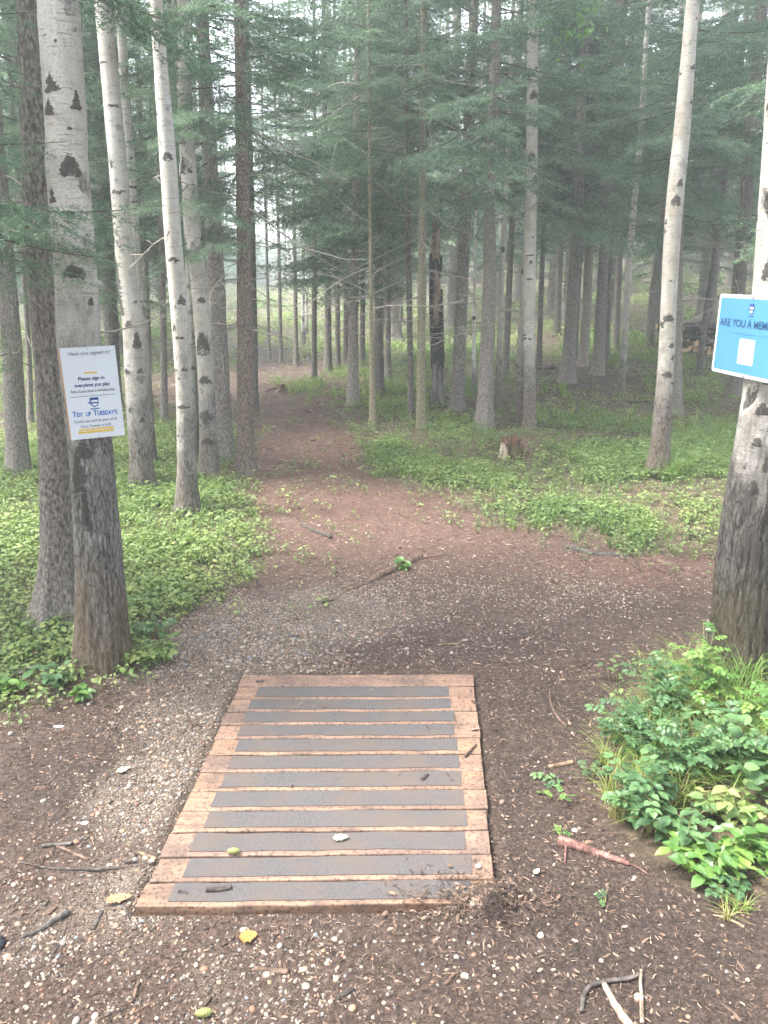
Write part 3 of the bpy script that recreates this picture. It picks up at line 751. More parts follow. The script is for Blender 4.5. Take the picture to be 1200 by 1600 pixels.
# burned snag, its bark half fallen
def snag():
    px = [(685, 628, 19), (684, 560, 17), (682, 500, 16), (681, 440, 15), (681, 380, 14), (683, 320, 12), (684, 290, 9)]
    b = ground(px[0][0], px[0][1]); pts = [np.array(at_plane(x, y, b.y)) for x, y, w in px]
    rad = [w * .5 * depth(p) / FPX for (x, y, w), p in zip(px, pts)]; base = np.array(b)
    root = empty('dead_tree', base, 'burned broken snag with charred black bark and bare orange wood', 'dead tree')
    pts[0] = base
    g, ax = trunk_geo(base, pts, rad, 28, 0.03, 0.4, 5, 0.10, 77, 'spruce', None, 9)
    r = np.random.default_rng(5); zt = pts[-1][2] - base[2]
    dead_twigs(g, ax, r, 14, 0.8, zt, 0.1, 0.8, 1)
    g.obj('trunk', [M['snag_wood'], M['twig']], root, (0, 0, 0), smooth=True)
    g = Geo()
    # charred shells: partial tubes standing proud of the wood
    for (z0, z1, a0, a1) in ((.2*zt, .37*zt, -3.14, 3.14), (.34*zt, .70*zt, 2.2, 4.0), (.625*zt, .675*zt, -3.1, 1.2), (.86*zt, zt*.99, -0.9, 1.0), (.36*zt, .52*zt, -1.1, 0.4)):
        nz, na = int((z1 - z0) / 0.035) + 2, 14
        zz = np.linspace(z0, z1, nz)[:, None]; aa = np.linspace(a0, a1, na)[None]
        e = vnoise(zz * 7, aa * 2, 0, 3)
        aa = aa + 0.35 * vnoise(zz * 6, 0 * aa, 5, 4) * (np.abs(np.linspace(-1, 1, na))[None] ** 2)
        zz = zz + 0.10 * vnoise(aa * 3, 0 * zz, 2, 8) * np.abs(np.linspace(-1, 1, nz))[:, None] ** 3
        X = np.vectorize(lambda z: ax(z)[0])(zz); Y = np.vectorize(lambda z: ax(z)[1])(zz); RR = np.vectorize(lambda z: ax(z)[2])(zz)
        rr = RR * (1.12 + 0.10 * fbm(aa * 4, zz * 14, 0, 6, 3)) + 0.006
        Vo = np.stack([X + rr * np.cos(aa), Y + rr * np.sin(aa), zz + 0 * aa], -1).reshape(-1, 3)
        i = np.arange(nz - 1)[:, None] * na; j = np.arange(na - 1)[None]
        g.add(Vo, None, np.stack([i + j, i + j + 1, i + na + j + 1, i + na + j], -1).reshape(-1, 4))
    o = g.obj('charred_bark', M['char'], root, (0, 0, 0), smooth=True)
    sm = o.modifiers.new('thick', 'SOLIDIFY'); sm.thickness = 0.018; sm.offset = 0
b = MB('snag_wood'); n = b.noise(b.coord((30, 30, 5)), 1.0, 5, 0.6); zc = b.n('SeparateXYZ', None, Vector=b.coord()).outputs['Z']
cc = b.ramp(n, [(0.35, (0.13, 0.085, 0.065)), (0.55, (0.30, 0.205, 0.155)), (0.75, (0.44, 0.35, 0.29))])
lo = b.ramp(b.math('ADD', zc, b.math('MULTIPLY', b.math('SUBTRACT', n, 0.5), 0.6)), [(0.85, 1.0), (1.0, 0.0)])
cc = b.mix(lo, cc, b.ramp(n, [(0.4, (0.06, 0.055, 0.05)), (0.7, (0.24, 0.22, 0.20))]))
M['snag_wood'] = b.done(b.bsdf(cc, 0.85, b.bump(n, 0.8, 0.02), 0.1))
M['char'] = mat_plain('char', (0.022, 0.020, 0.019), 0.75, 0.3, 0.5, 25)
snag()

# ------------------------------------------------------------------ ground regions
BARE_PX = [(-350, 1120), (0, 1112), (70, 1098), (150, 1062), (205, 1050), (238, 1000), (290, 968), (370, 932), (440, 902), (472, 860), (480, 815), (462, 775), (440, 745), (415, 722), (404, 690), (398, 655),
           (330, 662), (240, 670), (222, 610), (260, 585), (330, 590), (372, 572), (400, 546), (445, 546), (478, 552), (505, 562), (512, 575), (470, 580), (455, 592), (470, 606), (490, 632), (520, 668), (560, 712), (590, 745), (640, 765), (700, 792), (770, 812), (850, 822), (920, 842), (1000, 862), (1080, 868), (1150, 850), (1500, 850),
           (1500, 1050), (1120, 1040), (1000, 1050), (950, 1080), (925, 1150), (930, 1230), (960, 1310), (1010, 1350), (1080, 1385), (1200, 1395), (1500, 1400)]
_p = [ground(x, y) for x, y in BARE_PX]
BARE = np.array([(p.x, p.y) for p in _p] + [(6, -8), (-6, -8)])
def sdist(x, y, poly):
    """signed distance to a polygon, positive inside"""
    x = np.asarray(x, float); y = np.asarray(y, float)
    d = np.full(x.shape, 1e9); ins = np.zeros(x.shape, bool); n = len(poly)
    for i in range(n):
        ax, ay = poly[i]; bx, by = poly[(i + 1) % n]
        ex, ey = bx - ax, by - ay; L = ex * ex + ey * ey + 1e-12
        t = np.clip(((x - ax) * ex + (y - ay) * ey) / L, 0, 1)
        d = np.minimum(d, (x - ax - t * ex) ** 2 + (y - ay - t * ey) ** 2)
        c = ((ay > y) != (by > y)) & (x < (bx - ax) * (y - ay) / (by - ay + 1e-12) + ax)
        ins ^= c
    d = np.sqrt(d)
    return np.where(ins, d, -d)
def bare_amt(x, y):
    s = sdist(x, y, BARE)
    for (px, py, rx, ry, a) in ((505, 795, .5, 1.1, .42), (470, 690, .55, 1.6, .5), (80, 1005, .45, .35, .35)):
        c = flat(px, py); s = s + a * np.exp(-(((np.asarray(x) - c.x) / rx) ** 2 + ((np.asarray(y) - c.y) / ry) ** 2))
    w = 0.16 + 0.035 * np.maximum(0, y)
    s = s + (0.24 + 0.03 * np.asarray(y)) * fbm(np.asarray(x) * 1.7, np.asarray(y) * 1.7, 0, 31, 4) * np.clip(np.asarray(y) / 5, 0.3, 2)
    b = sstep(-w, w, s)
    # worn litter patches inside the green
    p = fbm(np.asarray(x) * 0.75, np.asarray(y) * 0.75, 0, 41, 4)
    return np.maximum(b, sstep(0.10, 0.36, p) * 0.85 * (0.15 + 0.85 * sstep(6.0, 9.0, np.asarray(y, float))))
def blobs(x, y, lst):
    r = np.zeros(np.shape(x))
    for (px, py, rx, ry, w) in lst:
        c = flat(px, py); r = np.maximum(r, w * np.exp(-(((x - c.x) / rx) ** 2 + ((y - c.y) / ry) ** 2)))
    return r
GRAV = [(330, 1035, .55, .32, 1.15), (430, 975, .65, .30, 1.2), (540, 945, .5, .25, 1.0), (660, 930, .6, .3, .5), (285, 1130, .22, .35, .95), (235, 1230, .22, .3, .9), (130, 1460, .5, .28, .45), (330, 1520, .5, .28, .4), (600, 1520, .5, .25, .28), (880, 930, .6, .35, .35), (30, 1080, .3, .2, .3), (230, 1390, .25, .2, .8), (690, 1000, .5, .2, .3)]
RED = [(480, 700, 1.1, 2.2, .9), (560, 780, 1.3, 1.0, .8), (450, 640, 1.2, 2.4, .7), (1000, 890, .7, .35, .8), (60, 1020, .6, .35, .8), (640, 830, 1.2, .8, .6)]
DARK = [(1000, 1470, .7, .5, 1), (820, 1230, .25, .8, .9), (900, 1120, .5, .5, .9), (100, 1230, .35, .28, .9), (800, 1010, .7, .35, .6), (1050, 960, .6, .3, .6), (560, 1000, .5, .16, .5), (850, 1380, .4, .4, .8)]
PADPX = [(382, 1055), (740, 1054), (777, 1412), (212, 1419)]
PZ = 0.022
PAD = [flat(x, y, PZ) for x, y in PADPX]      # back-left, back-right, front-right, front-left
PADP = np.array([(p.x, p.y) for p in PAD])

xs = np.concatenate([-np.geomspace(2.6, 85, 85)[::-1], np.arange(-2.55, 2.56, 0.017), np.geomspace(2.6, 85, 85)])
ys = np.concatenate([-np.geomspace(0.6, 40, 22)[::-1], np.arange(-0.5, 0.85, 0.08), np.arange(0.88, 4.6, 0.016), np.geomspace(4.62, 130, 200)])
GX, GY = np.meshgrid(xs, ys)
bare_g = bare_amt(GX, GY)
grav_g = blobs(GX, GY, GRAV) * (0.55 + 0.6 * sstep(-0.5, 0.4, fbm(GX * 3, GY * 3, 0, 51, 3)))
padd = sdist(GX, GY, PADP)
GZ = T(GX, GY)
micro = 0.010 * fbm(GX * 5, GY * 5, 0, 61, 4) + 0.006 * fbm(GX * 22, GY * 22, 0, 62, 3) + 0.004 * np.maximum(0, vnoise(GX * 45, GY * 45, 0, 63))
GZ = GZ + micro * (1 + 0.7 * (1 - bare_g))
spill_c = flat(770, 1418)
GZ = GZ + 0.013 * sstep(-0.09, -0.03, padd) * (0.7 + 0.6 * vnoise(GX * 14, GY * 14, 0, 66))
spill = 0.055 * np.exp(-(((GX - spill_c.x) / 0.075) ** 2 + ((GY - spill_c.y) / 0.055) ** 2)) + 0.018 * np.exp(-(((GX - spill_c.x) / 0.2) ** 2 + ((GY - spill_c.y + 0.05) / 0.05) ** 2))
GZ = np.where(padd > -0.02, np.minimum(GZ, 0) * 0.3 - 0.012 * sstep(-0.02, 0.03, padd), GZ) + spill * (1 + 0.8 * vnoise(GX * 30, GY * 30, 0, 64))
def Tm(x, y):
    """bilinear height of the finished sheet"""
    i = np.clip(np.searchsorted(xs, x) - 1, 0, len(xs) - 2); j = np.clip(np.searchsorted(ys, y) - 1, 0, len(ys) - 2)
    u = (x - xs[i]) / (xs[i + 1] - xs[i]); v = (y - ys[j]) / (ys[j + 1] - ys[j])
    return GZ[j, i] * (1 - u) * (1 - v) + GZ[j, i + 1] * u * (1 - v) + GZ[j + 1, i] * (1 - u) * v + GZ[j + 1, i + 1] * u * v

b = MB('forest_floor')
tb, tg, tr_, td = b.attr('tint'), b.attr('mark'), b.attr('redness'), b.attr('darkness')
P = b.coord()
n1 = b.noise(P, 9, 6, 0.65); n2 = b.noise(P, 70, 5, 0.7); n3 = b.noise(P, 260, 3, 0.6)
soil = b.ramp(n2, [(0.3, (0.022, 0.014, 0.011)), (0.5, (0.062, 0.040, 0.031)), (0.72, (0.145, 0.098, 0.077))])
redm = b.ramp(n2, [(0.3, (0.042, 0.021, 0.016)), (0.5, (0.105, 0.055, 0.042)), (0.72, (0.20, 0.122, 0.095))])
dark = b.ramp(n2, [(0.3, (0.010, 0.007, 0.006)), (0.5, (0.028, 0.019, 0.016)), (0.72, (0.070, 0.050, 0.043))])
grv = b.ramp(n3, [(0.38, (0.030, 0.023, 0.018)), (0.5, (0.115, 0.088, 0.070)), (0.62, (0.30, 0.25, 0.205))])
grn = b.ramp(b.noise(P, 28, 5, 0.7), [(0.32, (0.030, 0.023, 0.016)), (0.5, (0.080, 0.064, 0.038)), (0.68, (0.16, 0.115, 0.08))])
c = b.mix(b.math('MULTIPLY', tr_, 1.0, True), soil, redm)
c = b.mix(b.math('MULTIPLY', td, 0.85, True), c, dark)
gm = b.math('MULTIPLY', b.ramp(b.math('ADD', tg, b.math('MULTIPLY', b.math('SUBTRACT', n1, 0.5), 0.8)), [(0.30, 0.0), (0.75, 1.0)]), 0.75)
c = b.mix(gm, c, grv)
c = b.mix(b.ramp(b.math('ADD', tb, b.math('MULTIPLY', b.math('SUBTRACT', n1, 0.5), 0.6)), [(0.35, 1.0), (0.65, 0.0)]), c, grn)
hgt = b.math('ADD', n2, b.math('MULTIPLY', n3, 0.5))
wet = b.ramp(n1, [(0.35, 0.55), (0.6, 0.9)])
M['floor'] = b.done(b.bsdf(c, wet, b.bump(hgt, 0.8, 0.012), 0.3))
nx, ny = len(xs), len(ys)
gg = Geo()
i = np.arange(ny - 1)[:, None] * nx; j = np.arange(nx - 1)[None]
gg.add(np.stack([GX, GY, GZ], -1).reshape(-1, 3), None, np.stack([i + j, i + j + 1, i + nx + j + 1, i + nx + j], -1).reshape(-1, 4), 0, bare_g.ravel(), grav_g.ravel())
gme = gg.mesh('forest_floor', [M['floor']], True)
a = gme.attributes.new('redness', 'FLOAT', 'POINT'); a.data.foreach_set('value', blobs(GX, GY, RED).astype(np.float32).ravel())
a = gme.attributes.new('darkness', 'FLOAT', 'POINT'); a.data.foreach_set('value', blobs(GX, GY, DARK).astype(np.float32).ravel())
tag(link('forest_floor', gme), kind='structure')
def on_ground(px, py, dz=0.0):
    p = ground(px, py); return np.array([p.x, p.y, float(Tm(p.x, p.y)) + dz])

# ------------------------------------------------------------------ background forest
def far_forest():
    r = np.random.default_rng(99); pts = list(TREEPOS); made = 0; tries = 0
    G1 = 'spruce trees standing deep in the woods'
    trunks = []
    for k in range(6):
        g, ax = trunk_geo((0, 0, 0), [(0, 0, 0), (r.normal() * .03, 0, 3), (r.normal() * .06, 0, 7), (0, 0, 12.5)], [0.11, 0.095, 0.07, 0.015], 20, 0.06, 1.0, 5, 0.06, 500 + k, 'spruce', None, 8)
        dead_twigs(g, ax, r, 26, 0.7, 3.6, 0.2, 1.1)
        trunks.append(g.mesh('trunk', [M[['spruce', 'spruce_dark', 'spruce'][k % 3]], M['twig']], True))
    protos = []
    while made < 262 and tries < 16000:
        tries += 1
        y = 11 + 52 * r.random() ** 1.05; hw = 0.50 * y + 3.5
        x = r.uniform(-hw, hw)
        q = x / y; d = 1.25 + 0.016 * y
        if any((x - a) ** 2 + (y - b_) ** 2 < d * d for a, b_ in pts): continue
        if sdist(np.array(x), np.array(y), BARE) > -0.6: continue
        if -0.215 < q < -0.065 and y < 44: continue
        if y < 15 and -0.22 < q < 0.46: continue
        if q > 0.36 and 11 < y < 14.5 and q < 0.5: continue
        if -0.42 > q and y < 24 and r.random() < 0.75: continue
        pts.append((x, y)); made += 1
        if made % 12 == 0:
            k = made
            if len(protos) < 2 or not [p for p in protos if p[0] == 'b']:
                g, ax = trunk_geo((0, 0, 0), [(0, 0, 0), (0.05, 0, 3), (0.16, 0, 7), (0.2, 0, 10)], [0.075, 0.06, 0.05, 0.02], 14, 0.08, 0.3, 5, 0.03, 600, 'birch', [(r.uniform(.5, 6), r.uniform(0, 6.28), .03, .03, 'eye') for _ in range(20)], 9)
                protos.append(('b', g.mesh('trunk', [M['birch_far']], True)))
            root = empty('birch_tree', (x, y, float(Tm(x, y))), 'thin white birch standing deep in the woods among the spruces', 'birch tree', 'birches deep in the woods', (0, R(r.normal() * 1.5), r.uniform(0, 6.28)))
            link('trunk', [p for p in protos if p[0] == 'b'][0][1], root, (0, 0, 0))
            link('crown', ASPEN[made % 2], root, (0.2, 0, 6.0))
            continue
        root = empty('spruce_tree', (x, y, float(Tm(x, y))), 'spruce standing deep in the woods behind the nearer trunks', 'spruce tree', G1, (R(r.normal() * 1.2), R(r.normal() * 1.2), r.uniform(0, 6.28)))
        s = r.uniform(0.7, 1.3)
        link('trunk', trunks[int(r.integers(0, 6))], root, (0, 0, 0), None, (s, s, 1))
        small = -0.27 < q < 0.0
        cz = r.uniform(1.0, 2.0) if y < 27 else r.uniform(0.5, 1.5)
        if y > 42: cz = 0.1
        sc = r.uniform(0.95, 1.25) * (0.75 if small else 1)
        lod = 'B' if y < 17 else 'C'
        link('crown', CROWN[lod][int(r.integers(0, len(CROWN[lod])))], root, (0, 0, cz), (0, 0, r.uniform(0, 6.28)), (sc, sc, sc * 0.88 if not small else 0.62))
    print('far trees', made)
    for k in range(14):      # low young spruces closing the far end of the path gap
        y = r.uniform(44, 60); x = y * r.uniform(-.21, -.055)
        root = empty('spruce_tree', (x, y, float(Tm(x, y))), 'spruce standing deep in the woods behind the nearer trunks', 'spruce tree', G1)
        link('trunk', trunks[k % 6], root, (0, 0, 0), None, (.5, .5, .42))
        link('crown', CROWN['C'][k % 4], root, (0, 0, .1), (0, 0, k * 1.1), (1.15, 1.15, .60))
    # trees beside the frame: their boughs reach into it
    side = [(-2.9, 3.1, 1.35, 0.95, 'A', 0), (-4.6, 6.0, 1.2, 1.0, 'A', 1), (3.4, 4.3, 1.6, 0.95, 'A', 2), (4.9, 7.6, 1.5, 1.0, 'A', 0), (-6.5, 9.5, 1.6, 1.1, 'B', 1), (6.6, 10.0, 1.9, 1.1, 'B', 2)]
    lab = ['spruce just outside the left edge whose bough hangs over the poster birch', 'spruce beyond the left edge with foliage reaching in beside the poster birch', 'spruce beyond the right edge whose boughs hang above the blue sign', 'spruce at the right edge behind the sign birch', 'spruce at the far left rim of the photo', 'spruce at the right rim behind the big leaning aspen']
    for (x, y, cz, sc, lod, k), lb in zip(side, lab):
        root = empty('spruce_tree', (x, y, float(Tm(x, y))), lb, 'spruce tree')
        link('trunk', trunks[k % 6], root, (0, 0, 0))
        link('crown', CROWN[lod][k % len(CROWN[lod])], root, (0, 0, cz), (0, 0, 1.3 * k + 0.4), (sc,) * 3)
far_forest()

# ------------------------------------------------------------------ wooden pad
b = MB('deck_wood')
P = b.coord((3, 40, 40)); n1 = b.noise(P, 1.0, 5, 0.6); oi = b.n('ObjectInfo').outputs['Random']
c = b.ramp(n1, [(0.3, (0.11, 0.062, 0.040)), (0.5, (0.225, 0.132, 0.083)), (0.75, (0.31, 0.195, 0.128))])
c = b.mix(b.math('MULTIPLY', oi, 0.55), c, (0.165, 0.105, 0.088))
dn = b.noise(b.coord((6, 6, 6), 'Object'), 1.0, 6, 0.7)
c = b.mix(b.math('MULTIPLY', b.ramp(dn, [(0.46, 0.0), (0.62, 1.0)]), 0.7), c, (0.075, 0.052, 0.044))
fn = b.noise(b.coord((90, 90, 90)), 1.0, 4, 0.6)
c = b.mix(b.math('MULTIPLY', b.ramp(fn, [(0.53, 0.0), (0.60, 1.0)]), 0.75), c, (0.04, 0.028, 0.023))
M['deck'] = b.done(b.bsdf(c, b.ramp(dn, [(0.3, 0.38), (0.6, 0.75)]), b.bump(b.math('ADD', n1, b.math('MULTIPLY', fn, 0.4)), 0.5, 0.004), 0.45))
b = MB('grip_strip')
n1 = b.noise(b.coord((420, 420, 420)), 1.0, 3, 0.7); n2 = b.noise(b.coord((7, 9, 9)), 1.0, 5, 0.65)
c = b.ramp(n1, [(0.3, (0.028, 0.025, 0.026)), (0.5, (0.066, 0.060, 0.061)), (0.7, (0.125, 0.115, 0.116))])
c = b.mix(b.math('MULTIPLY', b.ramp(n2, [(0.46, 0.0), (0.60, 1.0)]), 0.75), c, (0.085, 0.066, 0.056))
M['grip'] = b.done(b.bsdf(c, 0.75, b.bump(n1, 0.6, 0.003), 0.35))
EDGE = [1054.5, 1073, 1093, 1112.5, 1133, 1155, 1180, 1206, 1236, 1267.5, 1301, 1339, 1379, 1418]
SL = [None, 401, 390, 382, 373, 370, 358, 348, 333, 322, 300, 290, 267]
SR = [None, 702, 705, 710, 710, 715, 718, 722, 725, 730, 727, 738, 735]
def pad():
    r = np.random.default_rng(3)
    bl, br, fr, fl = [np.array(p) for p in PAD]
    root = empty('wooden_pad', (float((bl[0] + fr[0]) / 2), float((bl[1] + fr[1]) / 2), 0.0), 'low platform of brown boards with dark grip strips lying on the gravel', 'platform')
    o = np.array(root.location)
    def q(u, v, z=0.0):     # u 0..1 left-right, v 0..1 back-front
        p = (bl * (1 - u) + br * u) * (1 - v) + (fl * (1 - u) + fr * u) * v
        return p + np.array([0, 0, z]) - o
    L0 = bl[1] - fl[1]
    for k in range(13):
        y0 = flat(500, EDGE[k], PZ).y; y1 = flat(500, EDGE[k + 1], PZ).y
        v0 = (bl[1] - y0) / L0 + 0.0022; v1 = (bl[1] - y1) / L0 - 0.0022
        du0, du1 = r.uniform(-0.006, 0.006), r.uniform(-0.006, 0.006)
        dz = r.uniform(-0.002, 0.002); rad = 0.004; th = 0.038
        prof = [(0, -th), (0, -rad), (0.12, -rad * 0.3), (0.3, 0)]      # rounded long edges
        nseg = 40; g = Geo(); vv = []
        dv = v1 - v0
        cross = [(v0, -th), (v0, -rad), (v0 + dv * 0.015, -rad * 0.35), (v0 + dv * 0.04, 0), (v0 + dv * .35, 0), (v0 + dv * .65, 0), (v1 - dv * 0.045, 0), (v1 - dv * 0.015, -rad * 0.35), (v1, -rad), (v1, -th)]
        us = np.linspace(0 + du0, 1 + du1, nseg)
        for a, u in enumerate(us):
            for (v, z) in cross:
                wob = 0.0022 * float(vnoise(u * 9, v * 14, k, 71)) * (1 if z > -th else 0)
                vv.append(q(u, v + 0.0009 * float(vnoise(u * 25, k, v * 3, 72)), z + dz + wob))
        nc = len(cross); i = np.arange(nseg - 1)[:, None] * nc; j = np.arange(nc)[None]; jn = (j + 1) % nc
        F4 = np.stack([i + j, i + nc + j, i + nc + jn, i + jn], -1).reshape(-1, 4)
        vv = np.array(vv); c0 = vv[:nc].mean(0); c1 = vv[-nc:].mean(0); nv = len(vv)
        j = np.arange(nc); jn = (j + 1) % nc
        F3 = np.vstack([np.stack([j, jn, np.full(nc, nv)], -1), np.stack([jn + nv - nc, j + nv - nc, np.full(nc, nv + 1)], -1)])
        g.add(np.vstack([vv, c0, c1]), F3, F4)
        bo = g.obj('board', M['deck'], root, (0, 0, 0), smooth=False)
        if SL[k] is None: continue
        # grip strip: thin sheet with worn ragged edges
        ul = (flat(SL[k], (EDGE[k] + EDGE[k + 1]) / 2, PZ).x - (q(0, (v0 + v1) / 2) + o)[0]) / ((q(1, .5) + o)[0] - (q(0, .5) + o)[0])
        ur = (flat(SR[k], (EDGE[k] + EDGE[k + 1]) / 2, PZ).x - (q(0, (v0 + v1) / 2) + o)[0]) / ((q(1, .5) + o)[0] - (q(0, .5) + o)[0])
        g = Geo(); n = 220; us = np.linspace(ul, ur, n)
        e0 = v0 + dv * (0.055 + 0.012 * vnoise(us * 6, k + 0 * us, 0, 73))
        worn = sstep(0.15, 0.6, vnoise(us * 3.2 + k * 7.7, 0 * us, 0, 74)) * (0.5 if k in (1, 2, 4, 8) else 0.12)
        e1 = v1 - dv * (0.155 + 0.015 * vnoise(us * 8, k + 0 * us, 0, 75) + worn * 0.22 * (0.8 + 0.5 * vnoise(us * 40, 0 * us, 0, 76)))
        ez = 0.0022
        rows = []
        for kk, f in enumerate((0, 0.33, 0.66, 1)):
            rows.append(np.array([q(u, a * (1 - f) + b_ * f, ez + dz + 0.0022 * float(vnoise(u * 9, (a * (1 - f) + b_ * f) * 14, k, 71))) for u, a, b_ in zip(us, e0, e1)]))
        low0 = rows[0] - np.array([0, 0, 0.004]); low1 = rows[-1] - np.array([0, 0, 0.004])
        A = np.stack([low0] + rows + [low1], 0); m = A.shape[0]
        i = np.arange(m - 1)[:, None] * n; j = np.arange(n - 1)[None]
        g.add(A.reshape(-1, 3), None, np.stack([i + j, i + n + j, i + n + j + 1, i + j + 1], -1).reshape(-1, 4))
        g.obj('grip_strip', M['grip'], bo, (0, 0, 0))
pad()

# ------------------------------------------------------------------ pebbles, litter (uncountable)
def sphere_proto(sub, seed, jit=0.18):
    me = bpy.data.meshes.new('tmp'); import bmesh
    bm = bmesh.new(); bmesh.ops.create_icosphere(bm, subdivisions=sub, radius=1.0)
    V = np.array([v.co[:] for v in bm.verts]); F = np.array([[v.index for v in f.verts] for f in bm.faces]); bm.free()
    bpy.data.meshes.remove(me)
    r = np.random.default_rng(seed)
    V = V * (1 + jit * fbm(V[:, 0] * 1.4 + seed, V[:, 1] * 1.4, V[:, 2] * 1.4, seed, 2))[:, None] * np.array([1, r.uniform(.65, .95), r.uniform(.4, .65)])
    return (V, F, np.zeros((0, 4), int), (np.zeros(len(F), int), np.zeros(0, int)), np.zeros(len(V)))
b = MB('pebble'); t = b.attr('tint')
c = b.ramp(t, [(0.0, (0.06, 0.046, 0.036)), (0.18, (0.14, 0.105, 0.08)), (0.32, (0.26, 0.20, 0.15)), (0.46, (0.17, 0.155, 0.145)), (0.56, (0.34, 0.28, 0.22)), (0.73, (0.145, 0.160, 0.180)), (0.78, (0.22, 0.19, 0.165)), (0.87, (0.20, 0.10, 0.065)), (0.94, (0.30, 0.275, 0.24)), (0.96, (0.27, 0.18, 0.11))], 'CONSTANT')
n = b.noise(b.coord(), 150, 4)
c = b.mix(b.math('MULTIPLY', b.ramp(n, [(0.4, 0.0), (0.75, 1.0)]), 0.5), c, (0.12, 0.09, 0.07))
M['pebble'] = b.done(b.bsdf(c, 0.6, None, 0.4))
b = MB('litter'); t = b.attr('tint')
c = b.ramp(t, [(0.0, (0.030, 0.022, 0.018)), (0.3, (0.075, 0.050, 0.038)), (0.55, (0.16, 0.105, 0.075)), (0.75, (0.23, 0.165, 0.125)), (0.9, (0.33, 0.26, 0.205)), (1.0, (0.42, 0.35, 0.29))])
M['litter'] = b.done(b.bsdf(c, 0.8, None, 0.25))

def sample(n, x0, x1, y0, y1, dens, r, bias=1.0):
    x = r.uniform(x0, x1, n); y = y0 + (y1 - y0) * r.random(n) ** bias
    k = r.random(n) < dens(x, y)
    return x[k], y[k]
inpad = lambda x, y, m=0.0: sdist(x, y, PADP) > m

def pebbles():
    r = np.random.default_rng(21); g = Geo()
    big = [sphere_proto(2, i) for i in range(5)]; sm = [sphere_proto(1, 10 + i, 0.3) for i in range(5)]
    dens = lambda x, y: np.clip((blobs(x, y, GRAV) * (0.35 + 0.9 * sstep(-0.3, 0.4, fbm(x * 4, y * 4, 0, 81, 3))) + 0.030 * sstep(0.3, .9, bare_amt(x, y))) * (1 - 0.6 * blobs(x, y, DARK)), 0, 1)
    # coarse stones
    for (n, pr, s0, s1, ymax) in ((10000, big, 0.0050, 0.0115, 3.4), (230000, sm, 0.0026, 0.0068, 5.0)):
        x, y = sample(n, -2.0, 2.0, 0.95, ymax, dens, r)
        k = ~inpad(x, y, -0.004); x, y = x[k], y[k]; m = len(x)
        s = s0 + (s1 - s0) * r.random(m) ** 2.2
        Mx = rotz(r.uniform(0, 6.28, m)) @ rotx(r.normal(0, 0.25, m)) * s[:, None, None]
        z = Tm(x, y) + s * 0.12
        scatter(g, pr, r.integers(0, len(pr), m), np.stack([x, y, z], -1), Mx, r.random(m))
    tag(g.obj('gravel', M['pebble'], smooth=True), 'mixed grey, tan and white pebbles strewn round the wooden pad', 'gravel', kind='stuff')
pebbles()

